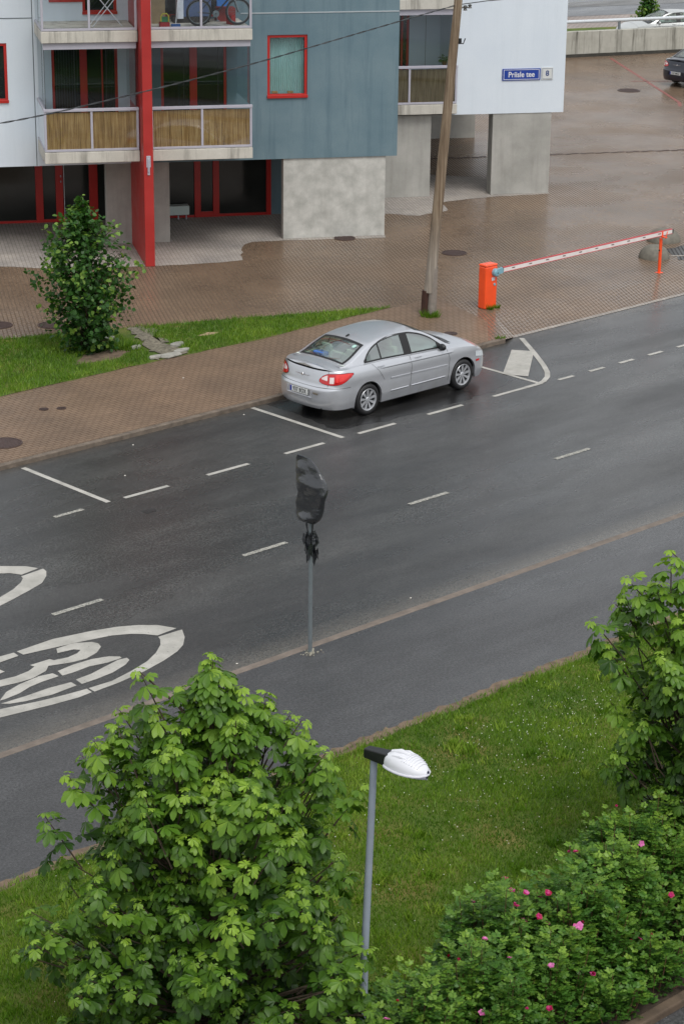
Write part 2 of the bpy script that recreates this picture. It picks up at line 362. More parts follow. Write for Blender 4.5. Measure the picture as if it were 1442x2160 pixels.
# grass strip
gs = jag([(-40, 37.7), (20, 37.7), (25.8, 37.66), (29.6, 37.68), (33.1, 37.55), (37.5, 37.72), (36.2, 38.25), (33.86, 39.36), (31.65, 40.25), (28.5, 41.5), (22, 45.4), (-40, 82)], .04, .3, 3)
struct(MB().poly(gs, .008), 'grass_strip', M['lawn'], 'narrow grass strip between the pavers', 'grass')
pth = jag([(31.3, 40.25), (31.7, 40.0), (31.3, 39.2), (31.15, 38.5), (31.0, 37.75), (30.0, 37.68), (30.5, 38.3), (30.85, 39.2)], .13, .14, 5)
struct(MB().poly(pth, .03), 'trodden_path', M['gravel'], 'stony trodden gap across the grass strip', 'path')
# near side
struct(MB().box(-60, 140, 23.30, 23.46, -.13, .004), 'near_kerb', M['kerb_brown'], 'brown sandy kerb of the near path', 'kerb', bevel=.02)
struct(MB().add([(-60, 20.3, 0), (140, 20.3, 0), (140, 23.3, 0), (-60, 23.3, 0)], [(0, 1, 2, 3)]), 'footpath', M['walk'], 'wet asphalt footpath between street and lawn', 'footpath')
struct(MB().poly(jag([(-60, 20.41), (140, 20.41), (140, 20.15), (-60, 20.15)], .055, .09, 8), .024), 'lawn_edge', M['soil'], 'crumbling earth edge of the lawn', 'soil')
struct(MB().poly(jag([(-60, 20.20), (140, 20.20), (140, 13.3), (-60, 13.3)], .04, .3, 9), .026), 'lawn', M['lawn'], 'lawn between footpath and rose hedge', 'lawn')
struct(MB().poly(jag([(8, 14.9), (34, 14.9), (34, 13.14), (8, 13.14)], .02, .3, 9), .034), 'flower_bed', M['bed'], 'dark soil under the rose hedge', 'soil')
struct(MB().box(-60, 140, 12.98, 13.12, -.1, .1), 'bed_kerb', mat('old dark kerb', srgb(84, 70, 56), .85, .35, 4, .4, 40), 'kerb along the foot of the hedge', 'kerb', bevel=.02)
struct(MB().add([(-60, -5, .01), (140, -5, .01), (140, 12.98, .01), (-60, 12.98, .01)], [(0, 1, 2, 3)]), 'near_path', M['walk'], 'dark asphalt path below the hedge', 'path')
# raised street behind the retaining wall
def sheet(s0, s1, d0, d1, z, name, m, lab, cat): struct(MB().add([B(s0, d0, z), B(s1, d0, z), B(s1, d1, z), B(s0, d1, z)], [(0, 1, 2, 3)]), name, m, lab, cat)
struct(MB().add([B(-60, 93.0+(-60-30)*.174, .012), B(120, 93.0+90*.174, .012), B(160, 400, .012), B(-60, 400, .012)], [(0, 1, 2, 3)]), 'upper_ground', M['pink_pav'], 'raised paved ground beyond the retaining wall', 'ground')
def sheet2(d0, d1, z, name, m, lab, cat):
    f = lambda s, d: B(s, d+(s-33)*.174, z)
    struct(MB().add([f(-60, d0), f(120, d0), f(120, d1), f(-60, d1)], [(0, 1, 2, 3)]), name, m, lab, cat)
sheet2(106.2, 128.0, .02, 'upper_road', M['far_road'], 'wet pale street beyond the retaining wall', 'road')
sheet2(109.6, 111.6, .026, 'upper_road_band', M['road'], 'darker band of the far street', 'road')
sheet2(101.2, 102.0, .02, 'upper_verge', M['lawn'], 'thin grass verge behind the wall', 'grass')
# drain line across the yard
mb = MB()
for i in range(46):
    s = 17.2+i*.27; d = 70.62+(s-18)*.03; mb.box(s, s+.22, d+(i % 2)*.07-.05, d+(i % 2)*.07+.05, .001, .014)
o = struct(mb, 'drain_row', M['cast'], 'dark zigzag row of blocks across the yard', 'paving row'); o.rotation_euler = (0, 0, PH)
# red bay line
struct(MB().add([B(32.0, 92.4, .005), B(32.14, 92.4, .005), B(30.86, 80.5, .005), B(30.55, 79.6, .005), B(30.45, 79.7, .005), B(30.74, 80.6, .005)], [(0, 1, 2, 3, 4, 5)]), 'bay_line', mat('faded red paint', srgb(132, 74, 66), .5, .3, 8), 'faded red parking line in the yard', 'marking')
struct(MB().add([B(30.75, 86.0, .005), B(33.6, 85.6, .005), B(33.6, 85.5, .005), B(30.75, 85.9, .005)], [(0, 1, 2, 3)]), 'bay_line', mat('faded red paint', None), 'faded red cross line in front of the dark car', 'marking')

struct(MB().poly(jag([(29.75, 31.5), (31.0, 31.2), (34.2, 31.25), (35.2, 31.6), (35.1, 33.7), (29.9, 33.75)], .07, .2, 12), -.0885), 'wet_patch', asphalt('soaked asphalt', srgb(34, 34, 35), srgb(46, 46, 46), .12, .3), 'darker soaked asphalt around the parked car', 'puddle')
# ---- road markings (flush painted sheets)
def mark(polys, m='paint', z=-.086):
    mb = MB()
    for p in polys: mb.poly(p, z)
    return struct(mb, 'road_marking', M[m], 'white painted road marking', 'road marking')
def dash(x0, x1, y, wd=.1): return [(x0, y-wd/2), (x1, y-wd/2), (x1, y+wd/2), (x0, y+wd/2)]
px0 = 22.06; pY = 31.0
for k in range(0, 7): mark([dash(21.90+2.0*k if k else 22.3, 22.95+2.0*k, pY, .1)], 'paint' if k else 'paint_worn')
for x in (35.93, 36.97, 38.0, 39.03, 40.08, 41.1, 42.15, 43.2, 44.25, 45.3): mark([dash(x, x+.5, 30.93, .1)])
for k in range(-2, 9): mark([dash(19.5+4.05*k, 20.5+4.06*k, 27.24, .1)], 'paint_worn')
mark([[(23.48, 31.0), (23.59, 31.0), (23.59, 33.68), (23.48, 33.68)]]); mark([[(29.42, 31.0), (29.53, 31.0), (29.53, 33.78), (29.42, 33.78)]]); mark([[(35.36, 30.95), (35.46, 30.95), (35.46, 33.5), (35.36, 33.5)]])
ins = [(36.98, 33.22), (37.19, 32.93), (35.33, 31.50), (35.30, 32.03)]
mark([[(36.99, 33.30), (37.29, 32.88), (35.62, 31.55), (35.33, 32.05)]], z=-.082)
def band(pts, wd):
    pts = [Vector((x, y, 0)) for x, y in pts]; Lf = []; Rg = []
    for i, p in enumerate(pts):
        d = (pts[min(i+1, len(pts)-1)]-pts[max(i-1, 0)]).normalized(); n = Vector((-d.y, d.x, 0))*wd/2; Lf.append((p+n)[:2]); Rg.append((p-n)[:2])
    return [[Lf[i], Lf[i+1], Rg[i+1], Rg[i]] for i in range(len(pts)-1)]
for q in band([(37.93, 33.85), (37.2, 32.8), (36.55, 31.92), (36.2, 31.5), (35.92, 31.25), (35.6, 31.07), (35.3, 31.0), (34.95, 31.0)], .12): mark([q], z=-.083)
OV = {'A': [(18.19, 26.39), (18.89, 26.42), (19.55, 26.28), (19.97, 26.14), (20.25, 25.98), (20.48, 25.77), (20.62, 25.47), (20.21, 25.44), (20.09, 25.62), (19.94, 25.77), (19.67, 25.92), (19.12, 26.05), (18.68, 26.13), (18.19, 26.22)],
'B': [(20.55, 25.38), (20.65, 25.37), (20.49, 25.11), (20.27, 24.88), (20.04, 24.74), (19.66, 24.6), (19.19, 24.48), (18.62, 24.4), (18.16, 24.38), (18.17, 24.54), (18.59, 24.52), (19.04, 24.62), (19.45, 24.75), (19.76, 24.92), (20.01, 25.12), (20.14, 25.29), (20.18, 25.39)],
'C': [(17.43, 26.46), (17.88, 26.4), (18.13, 26.38), (18.11, 26.23), (17.75, 26.21), (17.26, 26.21)],
'D': [(16.17, 24.61), (16.59, 24.56), (17.0, 24.49), (17.42, 24.42), (17.86, 24.37), (18.12, 24.39), (18.14, 24.54), (17.77, 24.58), (17.35, 24.65), (16.76, 24.8), (16.38, 24.93)],
'three': [(18.71, 26.07), (19.02, 26.08), (19.28, 25.92), (19.32, 25.8), (19.27, 25.67), (19.08, 25.53), (18.82, 25.45), (18.57, 25.48), (18.22, 25.61), (18.08, 25.48), (17.77, 25.39), (17.54, 25.4), (17.22, 25.46), (16.89, 25.5), (17.03, 25.7), (17.36, 25.66), (17.62, 25.62), (17.88, 25.65), (18.05, 25.73), (18.03, 25.82), (18.39, 25.81), (18.41, 25.73), (18.64, 25.68), (18.84, 25.71), (18.96, 25.78), (18.89, 25.87), (18.62, 25.92)],
'z1': [(18.21, 25.36), (18.54, 25.4), (18.87, 25.38), (19.13, 25.29), (19.25, 25.17), (19.24, 25.11), (18.97, 25.11), (18.67, 25.18), (18.36, 25.16), (18.16, 25.17)],
'z2': [(18.22, 24.92), (18.53, 24.94), (18.85, 25.02), (19.15, 25.09), (19.3, 25.06), (19.28, 24.97), (19.13, 24.87), (18.8, 24.76), (18.47, 24.73), (18.19, 24.73)],
'z3': [(16.93, 25.05), (17.18, 25.24), (17.49, 25.34), (17.88, 25.39), (18.1, 25.34), (18.11, 25.19), (17.81, 25.19), (17.55, 25.16), (17.3, 25.07), (17.02, 25.04)],
'z4': [(16.88, 24.95), (17.31, 24.93), (17.73, 24.94), (18.11, 24.89), (18.1, 24.74), (17.63, 24.71), (17.2, 24.78), (16.98, 24.86)],
'z5': [(17.51, 26.08), (17.59, 25.98), (17.6, 25.87), (17.5, 25.86), (17.38, 25.9)],
'E': [(19.77, 29.86), (20.13, 29.61), (20.46, 29.31), (20.56, 29.09), (20.17, 29.03), (20.07, 29.22), (19.93, 29.32), (19.52, 29.5)],
'F': [(20.12, 28.97), (20.61, 29.02), (20.58, 28.89), (20.45, 28.71), (20.2, 28.49), (19.83, 28.35), (19.41, 28.21), (19.08, 28.11), (18.63, 28.02), (18.89, 28.4), (19.3, 28.42), (19.67, 28.57), (19.96, 28.75), (20.09, 28.88)]}
for k, p in OV.items(): mark([p])
# ---- manhole covers
def cover(x, y, r, lab):
    e = empty('manhole_cover', (x, y, .004), rng.uniform(0, 3), lab, 'manhole cover', 'cast iron covers in the paving')
    MB().lathe([(0, .010), (r*.86, .010), (r*.86, .004), (r*.9, .004), (r*.9, .012), (r, .012), (r, -.01)], 28).build('lid', M['cast'], e, True, angle=30)
    mb = MB()
    for i in range(-4, 5):
        h = math.sqrt(max(0, (r*.8)**2-(i*r*.19)**2)); mb.box(i*r*.19-.012, i*r*.19+.012, -h, h, .010, .015)
    mb.build('tread', M['cast'], e)
cover(42.89, 40.83, .34, 'round iron cover in the wet yard between pole and barrier')
cover(24.0, 34.95, .36, 'large iron cover in the pavement at the left frame edge')
cover(30.15, 41.75, .33, 'iron cover partly hidden behind the lime tree')
cover(29.2, 42.55, .33, 'iron cover left of the lime tree')
cover(68.75, 56.23, .45, 'iron cover in the yard left of the dark car')
cover(26.26, 36.12, .1, 'right one of two small round caps in the pavement')
cover(25.95, 36.31, .1, 'left one of two small round caps in the pavement')
cover(36.72, 35.0, .16, 'small cover behind the bonnet of the silver car')
cover(36.35, 35.2, .11, 'smaller cap beside the cover behind the silver car')
struct(MB().poly(jag([(23.66, 30.05), (23.9, 30.03), (23.92, 30.2), (23.68, 30.22)], .015, .05, 2), -.0862), 'asphalt_spot', asphalt('tar spot', srgb(40, 40, 40), srgb(48, 48, 48), .3, .45), 'small dark tar spot in the road', 'road patch')
cover(41.9, 44.1, .3, 'dark drain cover behind the utility pole')
# stones on the trodden path
for i, (x, y, sx) in enumerate([(30.5, 37.78, .36), (30.95, 37.9, .26), (30.15, 37.85, .2), (31.2, 38.35, .22), (30.3, 38.75, .16), (30.25, 39.7, .2)]):
    mb = MB(); n = 9; pr = [(math.cos(a)*sx*random.uniform(.75, 1.1)+x, math.sin(a)*sx*.5*random.uniform(.7, 1.1)+y) for a in [2*math.pi*k/n for k in range(n)]]
    mb.poly(pr, .01, .055+.01*i)
    tag(mb.build('flagstone', M['stone'], bevel=.02), ['long pale flagstone at the pavement edge', 'pale flagstone right of the longest one', 'small flagstone left of the longest one', 'flagstone in the middle of the trodden gap', 'smallest flagstone on the left of the gap', 'flagstone at the back of the trodden gap'][i], 'stone', 'flagstones in the trodden gap')

# ============================================================ APARTMENT BUILDING (facade frame: x along the facade, y depth, z up)
S0, D0 = 7.37, 59.56
bld = empty('apartment_building', B(S0, D0, 0), PH, 'apartment block on concrete pillars, pale and blue walls, red fin and balconies', 'building')
OFF = (S0, D0, 0); TOP = 17.8
def bb(mb, name, m, parent=bld, **k): return mb.build(name, m, parent, off=OFF, **k)
def wall_panel(s0, s1, z0, z1, d, holes, rev=.14):
    mb = MB(); xs = sorted({s0, s1, *[v for h in holes for v in h[:2] if s0 < v < s1]}); zs = sorted({z0, z1, *[v for h in holes for v in h[2:] if z0 < v < z1]})
    for i in range(len(xs)-1):
        for j in range(len(zs)-1):
            cx = (xs[i]+xs[i+1])/2; cz = (zs[j]+zs[j+1])/2
            if any(h[0] < cx < h[1] and h[2] < cz < h[3] for h in holes): continue
            mb.add([(xs[i], d, zs[j]), (xs[i+1], d, zs[j]), (xs[i+1], d, zs[j+1]), (xs[i], d, zs[j+1])], [(0, 1, 2, 3)])
    for a, b, c, e in holes:
        a = max(a, s0); b = min(b, s1); e = min(e, z1)
        mb.add([(a, d, c), (b, d, c), (b, d+rev, c), (a, d+rev, c)], [(0, 1, 2, 3)]); mb.add([(a, d, e), (b, d, e), (b, d+rev, e), (a, d+rev, e)], [(3, 2, 1, 0)])
        mb.add([(a, d, c), (a, d, e), (a, d+rev, e), (a, d+rev, c)], [(3, 2, 1, 0)]); mb.add([(b, d, c), (b, d, e), (b, d+rev, e), (b, d+rev, c)], [(0, 1, 2, 3)])
    return mb
ST = 3.08
def lev(h, k): return (h[0], h[1], h[2]+ST*k, h[3]+ST*k)
WIN_L = (2.85, 4.02, 3.97, 5.50); DOOR_L = (5.18, 6.93, 3.02, 5.42); DOOR_R = (8.08, 9.86, 3.02, 5.42); WIN_B = (10.97, 12.07, 3.93, 5.59)
holesL = [WIN_L, DOOR_L]; holesR = [DOOR_R, WIN_B]; up = []
UWA = (5.17, 6.04, 6.57, 8.5); UWB = (6.04, 6.94, 6.24, 8.5)
for k in range(1, 5):
    holesL += [lev(WIN_L, k)] + ([UWA, UWB] if k == 1 else [lev(DOOR_L, k)] if k < 4 else []); holesR += [lev(DOOR_R, k)]*(k < 4) + ([lev(WIN_B, k)] if k < 4 and k != 1 else [])
holesL = [h for h in holesL if h[3] < TOP]; holesR = [h for h in holesR if h[3] < TOP]
bb(wall_panel(-8, 7.37, 2.24, TOP, 59.56, holesL), 'wall', M['white_wall'])
bb(wall_panel(7.37, 14.61, 2.24, TOP, 59.56, holesR), 'wall', M['blue_wall'])['label'] = 'blue rendered wall'
# side and back of the blue block, roof, inner core
bb(MB().add([(14.61, 59.56, 2.24), (14.61, 71, 2.24), (14.61, 71, TOP), (14.61, 59.56, TOP)], [(0, 1, 2, 3)]).add([(-8, 59.56, 2.24), (-8, 71, 2.24), (-8, 71, TOP), (-8, 59.56, TOP)], [(3, 2, 1, 0)]).add([(-8, 71, 2.24), (14.61, 71, 2.24), (14.61, 71, TOP), (-8, 71, TOP)], [(3, 2, 1, 0)]), 'side_wall', M['white_wall'])
bb(MB().add([(-8, 59.56, TOP), (14.61, 59.56, TOP), (14.61, 71, TOP), (-8, 71, TOP)], [(0, 1, 2, 3)]).add([(14.62, 64.6, TOP), (21, 64.6, TOP), (21, 74.6, TOP), (14.62, 74.6, TOP)], [(0, 1, 2, 3)]), 'roof', M['soffit'])
bb(MB().add([(-8, 59.57, 2.245), (14.6, 59.57, 2.245), (14.6, 71, 2.245), (-8, 71, 2.245)], [(3, 2, 1, 0)]).add([(14.62, 64.61, 2.475), (20.99, 64.61, 2.475), (20.99, 74.5, 2.475), (14.62, 74.5, 2.475)], [(3, 2, 1, 0)]), 'ceiling', M['soffit'])
bb(MB().box(-7.9, 14.5, 60.6, 70.9, 2.4, TOP-.1), 'core', M['pane_dark'])
# right block
bb(wall_panel(17.52, 21.0, 2.47, TOP, 64.6, []), 'wall', M['white_wall'])
bb(MB().add([(21, 64.6, 2.47), (21, 74.6, 2.47), (21, 74.6, TOP), (21, 64.6, TOP)], [(0, 1, 2, 3)]).add([(17.52, 64.6, 2.47), (17.52, 66.3, 2.47), (17.52, 66.3, TOP), (17.52, 64.6, TOP)], [(3, 2, 1, 0)]).add([(14.6, 74.6, 2.47), (21, 74.6, 2.47), (21, 74.6, TOP), (14.6, 74.6, TOP)], [(3, 2, 1, 0)]), 'side_wall', M['white_wall'])
LD = (15.2, 16.55, 2.9, 5.35)
bb(wall_panel(14.62, 17.52, 2.47, TOP, 66.2, [lev(LD, k) for k in range(4)]), 'wall', M['white_wall'])
bb(MB().box(14.7, 17.4, 66.8, 74, 2.6, TOP-.1), 'core', M['pane_dark'])
bb(MB().box(14.63, 17.6, 64.72, 66.2, 2.48, 2.56), 'ceiling_beam', M['soffit'])
# panel joints
mb = MB()
for k in (0, 1, 2):
    z = 6.16+ST*k
    mb = MB(); mb.box(10.25, 14.6, 59.548, 59.56, z, z+.03); bb(mb, 'panel_joint', mat('pale joint strip', srgb(168, 176, 180), .7))
mb = MB()
for k in (0, 1, 2): mb.box(-8, 4.70, 59.552, 59.56, 6.13+ST*k, 6.15+ST*k)
mb.box(4.70, 4.72, 59.552, 59.56, 2.25, TOP)
bb(mb, 'panel_joint', mat('dark joint gap', srgb(92, 100, 104), .8))
# pillars
bb(MB().box(11.42, 14.30, 59.60, 59.88, 0, 2.26), 'pillar', M['concrete_blotch'], bevel=.012)['label'] = 'wide blotchy concrete pillar under the blue wall'
bb(MB().box(6.55, 8.29, 59.72, 60.0, 0, 2.26), 'pillar', M['concrete'], bevel=.012)['label'] = 'concrete pillar behind the red fin'
bb(MB().box(15.0, 16.90, 64.66, 64.95, 0, 2.49), 'pillar', M['concrete'], bevel=.012)['label'] = 'concrete pillar beneath the right balcony'
bb(MB().box(18.80, 20.64, 64.62, 65.08, 0, 2.49), 'pillar', M['concrete'], bevel=.012)['label'] = 'concrete pillar under the white end block'
bb(MB().box(14.7, 21.0, 74.35, 74.59, 0, 2.49), 'rear_wall', M['concrete'])
bb(MB().box(-8, 14.5, 70.7, 70.95, 0, 2.26), 'rear_wall', M['concrete'])
bb(MB().box(7.24, 7.49, 56.91, 59.74, 0, TOP-1), 'fin', M['red'], bevel=.01)['label'] = 'tall red fin between the balconies'
mb = MB(); mb.box(7.31, 7.42, 56.895, 56.91, 2.62, 2.92); mb.box(7.335, 7.395, 56.885, 56.897, 2.42, 2.66); mb.box(7.35, 7.38, 56.86, 56.9, 2.5, 2.85)
bb(mb, 'wall_lamp', M['grey_frame'], bevel=.008)
# window builder
def window(hole, d, parts='plain', fr=.075, mull=(), pane='pane_dark', frm='red_dark', sill=True):
    a, b, c, e = hole; mb = MB(); y0, y1 = d+.03, d+.10
    mb.box(a, a+fr, y0, y1, c, e); mb.box(b-fr, b, y0, y1, c, e); mb.box(a+fr, b-fr, y0, y1, e-fr, e); mb.box(a+fr, b-fr, y0, y1, c, c+fr)
    for m0, m1 in mull: mb.box(m0, m1, y0-.004, y1, c+fr, e-fr)
    w_ = bb(mb, 'window', M[frm], bevel=.006)
    if sill: bb(MB().box(a-.01, b+.01, d-.05, d+.05, c-.03, c+.05), 'sill', M['red_dark'], w_, bevel=.008)
    bb(MB().add([(a+fr, d+.07, c+fr), (b-fr, d+.07, c+fr), (b-fr, d+.07, e-fr), (a+fr, d+.07, e-fr)], [(0, 1, 2, 3)]), 'pane', M[pane], w_)
    return w_
# room shell behind the curtained window
wb = window(WIN_B, 59.56, pane='glass')
rows = []
for j in range(2):
    z = (WIN_B[2]+.05, WIN_B[3]-.05)[j]; rows.append([(WIN_B[0]+.05+i*.0085, 59.82+.022*math.sin(i*.95+.5*math.sin(i*.23))+.01*math.sin(i*2.1), z) for i in range(119)])
bb(MB().grid(rows), 'curtain', mat('pale teal curtain', srgb(190, 222, 218), .9, .1, 2), wb, smooth=True, angle=180)
bb(MB().box(11.12, 11.28, 59.66, 59.74, 4.01, 4.07), 'sill_pot', mat('ochre pottery', srgb(190, 150, 90), .6), wb, bevel=.01)
bb(MB().box(11.55, 11.7, 59.66, 59.76, 4.01, 4.06), 'sill_pot', mat('ochre pottery', None), wb, bevel=.01)
bb(MB().box(10.9, 12.15, 60.0, 60.02, 3.9, 5.65), 'room', mat('dim room', srgb(120, 140, 140), .9), wb)
window(WIN_L, 59.56)
window(DOOR_L, 59.56, mull=((5.93, 6.12), (6.5, 6.54)), sill=False)
window(DOOR_R, 59.56, mull=((8.86, 9.06),), sill=False)
window(UWA, 59.56); window(UWB, 59.56)
for k in range(1, 4):
    window(lev(DOOR_R, k), 59.56, mull=((8.86, 9.06),), sill=False)
    window(lev(WIN_L, k), 59.56)
    if k > 1: window(lev(DOOR_L, k), 59.56, mull=((5.93, 6.12),), sill=False); window(lev(WIN_B, k), 59.56)
for k in range(4): window(lev(LD, k), 66.2, sill=False, mull=((16.3, 16.36),))
# vertical blinds faintly seen
mb = MB()
for i in range(9): x = 5.3+i*.07; mb.box(x, x+.006, 59.615, 59.62, 3.1, 5.33)
for i in range(8): x = 6.6+i*.04; mb.box(x, x+.004, 59.615, 59.62, 3.1, 5.33)
bb(mb, 'blind_edge', mat('blind edge', srgb(70, 74, 78), .6))
# entrance glazing under the building
g = bb(MB().box(-8, 4.9, 62.83, 62.9, 0, .07).box(4.90, 5.11, 62.8, 62.9, 0, 2.24).box(5.47, 5.68, 62.8, 62.9, 0, 2.24).box(5.11, 6.42, 62.81, 62.9, 0, .09).box(-8, 4.9, 62.83, 62.9, 2.15, 2.24)
       .box(6.42, 6.66, 62.8, 62.9, 0, 2.24).box(8.6, 9.44, 62.83, 62.9, .0, .07).box(9.44, 9.62, 62.8, 62.9, 0, 2.24).box(9.98, 10.16, 62.8, 62.9, 0, 2.24).box(9.62, 9.98, 62.81, 62.9, 0, .16).box(10.16, 11.6, 62.83, 62.9, 0, .08).box(11.54, 11.68, 62.82, 62.9, 0, 2.24), 'entrance_frame', M['red_dark'], bevel=.006)
g['label'] = 'red frames of the glazed entrance'
bb(MB().add([(-8, 62.87, 0), (11.6, 62.87, 0), (11.6, 62.87, 2.24), (-8, 62.87, 2.24)], [(0, 1, 2, 3)]), 'entrance_glass', M['pane_lobby'], g)
mb = MB(); 
for z in (1.15, 1.3): bb(MB().box(5.60, 5.63, 62.72, 62.8, z, z+.05), 'handle', M['grey_frame'], g, bevel=.006)
bb(MB().box(5.70, 5.715, 62.785, 62.8, .1, 2.2), 'door_edge', M['white'], g)
bb(MB().box(11.68, 15.0, 62.9, 63.1, 0, 2.25), 'entrance_side_wall', M['blue_wall'])
# balconies
def balcony(s0, s1, z, fill, glazed, dF=57.5, dB=59.56, post=True, mid=None, k=0, side_left=True, rail_top=1.10, name='balcony'):
    b = bb(MB().box(s0, s1, dF, dB, z-.30, z-.02).box(s0+.02, s1-.02, dF+.03, dB, z-.02, z), name, M['slab'], bevel=.012)
    f = .06; zt = z+rail_top
    mb = MB(); x0, x1 = s0+.01, s1-.01; y0 = dF+.02
    mb.box(x0, x1, y0, y0+.05, z, z+f); mb.box(x0-.01, x1+.01, y0-.015, y0+.10, zt-.07, zt)
    ms = [x0, x1-f] + ([mid] if isinstance(mid, float) else list(mid or []))
    for m0 in ms: mb.box(m0, m0+f, y0, y0+.05, z+f, zt-.07)
    if side_left:
        mb.box(x0, x0+.05, y0+.05, dB, z, z+f); mb.box(x0, x0+.05, y0+.10, dB, zt-.07, zt)
    rr = bb(mb, 'railing', M['grey_frame'], b, bevel=.006)
    if fill: bb(MB().add([(x0+f, y0+.035, z+f), (x1-f, y0+.035, z+f), (x1-f, y0+.035, zt-.10), (x0+f, y0+.035, zt-.10)], [(0, 1, 2, 3)]), 'reed_screen', M[fill], b)
    bb(MB().add([(x0+f, y0+.02, z+f), (x1-f, y0+.02, z+f), (x1-f, y0+.02, zt-.07), (x0+f, y0+.02, zt-.07)], [(0, 1, 2, 3)]), 'rail_glass', M['glass'], b)
    if side_left: bb(MB().add([(x0+.02, y0+.05, z+f), (x0+.02, dB, z+f), (x0+.02, dB, zt-.07), (x0+.02, y0+.05, zt-.07)], [(0, 1, 2, 3)]), 'side_panel', M['white_wall'] if fill else M['glass'], b)
    if glazed:
        top = z+ST-.30
        bb(MB().box(s0+.04, s1-.04, dF+.07, dF+.13, top-.17, top), 'glazing_track', M['grey_frame'], b)
        gl = MB().add([(s0+.06, dF+.10, zt), (s1-.06, dF+.10, zt), (s1-.06, dF+.10, top-.17), (s0+.06, dF+.10, top-.17)], [(0, 1, 2, 3)])
        if side_left: gl.add([(s0+.06, dF+.11, zt), (s0+.06, dB, zt), (s0+.06, dB, top), (s0+.06, dF+.11, top)], [(0, 1, 2, 3)])
        gl.add([(s1-.06, dF+.11, zt), (s1-.06, dB, zt), (s1-.06, dB, top), (s1-.06, dF+.11, top)], [(0, 1, 2, 3)])
        bb(gl, 'balcony_glass', M['glass'], b)
        mb = MB(); n = max(2, int((s1-s0)/.75))
        for i in range(1, n): x = s0+(s1-s0)*i/n; bb(MB().box(x, x+.008, dF+.095, dF+.103, zt, top-.17), 'glass_joint', M['black'], b)
        for x in (s0+.055, s1-.065): bb(MB().box(x, x+.012, dF+.093, dF+.105, zt, top-.17), 'glass_joint', M['black'], b)
    return b
ZF = 2.97
for k in (0, 1, 2, 3):
    z = ZF+ST*k
    balcony(4.76, 7.22, z, 'reed' if k == 0 else None, k != 1, mid=5.96)['label'] = ['balcony left of the red fin with reed screens', 'clear glazed balcony left of the red fin', 'third floor balcony left of the fin', 'top balcony left of the fin'][k]
    balcony(7.51, 10.20, z, 'reed' if k == 0 else None, k != 1, mid=8.84, side_left=False)['label'] = ['balcony right of the red fin with reed screens', 'clear glazed balcony right of the fin full of belongings', 'third floor balcony right of the fin', 'top balcony right of the fin'][k]
for k in (0, 1, 2, 3): balcony(14.63, 17.62, 2.83+ST*k, 'reed_pale' if k == 0 else None, True, dF=64.42, dB=66.2, mid=16.12, side_left=False, rail_top=1.13)['label'] = ['balcony beside the white end block with faded reed screens', 'second floor balcony beside the end block', 'third floor balcony beside the end block', 'top balcony beside the end block'][k]
# planter and mop on the right balcony
# white bench box in the lobby
e = empty('bench_box', B(8.95, 62.6, 0), PH, 'white box bench in front of the dark entrance glass', 'bench')
MB().box(-.3, .28, -.16, .16, .16, .42).build('seat', mat('cream metal', srgb(188, 200, 196), .5, .05), e, bevel=.012); MB().box(-.03, .0, -.03, .03, 0, .16).build('foot', M['grey_frame'], e); MB().box(.2, .23, -.03, .03, 0, .16).build('foot', M['grey_frame'], e)
# street sign and number plate
e = empty('street_name_sign', B(19.63, 64.585, 3.63), PH, 'blue enamel street sign reading Priisle tee on the white wall', 'sign')
MB().box(-.595, .595, -.015, .012, -.175, .175).build('plate', mat('blue enamel', srgb(28, 62, 150), .3, .04, coat=.3), e, bevel=.006)
bw = MB(); 
for x0, x1, z0, z1 in ((-.555, .555, .135, .15), (-.555, .555, -.15, -.135), (-.555, -.54, -.135, .135), (.54, .555, -.135, .135)): bw.box(x0, x1, -.019, -.014, z0, z1)
bw.build('border', M['white'], e)
RX = Matrix.Rotation(R(90), 4, 'X')
text_obj('lettering', 'Priisle tee', .225, M['white'], e, Matrix.Translation((0, -.018, -.005)) @ RX, .002, 1.0, .92)
e = empty('house_number_sign', B(20.44, 64.585, 3.645), PH, 'small pale house number plate with an 8 beside the street sign', 'sign')
MB().box(-.18, .18, -.015, .012, -.18, .18).build('plate', mat('ivory enamel', srgb(206, 208, 206), .35, .03), e, bevel=.006)
bw = MB()
for x0, x1, z0, z1 in ((-.155, .155, .145, .155), (-.155, .155, -.155, -.145), (-.155, -.145, -.145, .145), (.145, .155, -.145, .145)): bw.box(x0, x1, -.018, -.014, z0, z1)
bw.build('border', mat('grey enamel', srgb(120, 130, 150), .4), e)
text_obj('numeral', '8', .22, mat('navy enamel', srgb(44, 66, 120), .4), e, Matrix.Translation((0, -.018, 0)) @ RX)

# ---- things on the upper balcony (facade frame)
def be(name, s, d, z, lab, cat, rz=0, group=None): return empty(name, B(s, d, z), PH+rz, lab, cat, group)
Z1 = ZF+ST
bk = be('bicycle', 9.42, 58.15, Z1, 'black mountain bicycle parked on the upper balcony', 'bicycle', .10)
def ringw(cx, r, y=0):
    return [(cx+r*math.cos(a), y, .34+r*math.sin(a)) for a in [2*math.pi*i/36 for i in range(37)]]
for cx in (-.52, .53):
    ww = MB().tube(ringw(cx, .32), .027, 8, False).build('wheel', M['dark'], bk, True)
    MB().tube(ringw(cx, .285), .012, 6, False).build('rim', M['steel'], ww, True)
    mb = MB()
    for i in range(14): a = 2*math.pi*i/14; mb.tube([(cx, .02*(-1)**i, .34), (cx+.28*math.cos(a), 0, .34+.28*math.sin(a))], .002, 4)
    mb.tube([(cx, -.05, .34), (cx, .05, .34)], .02, 8); mb.build('spokes', M['steel'], ww)
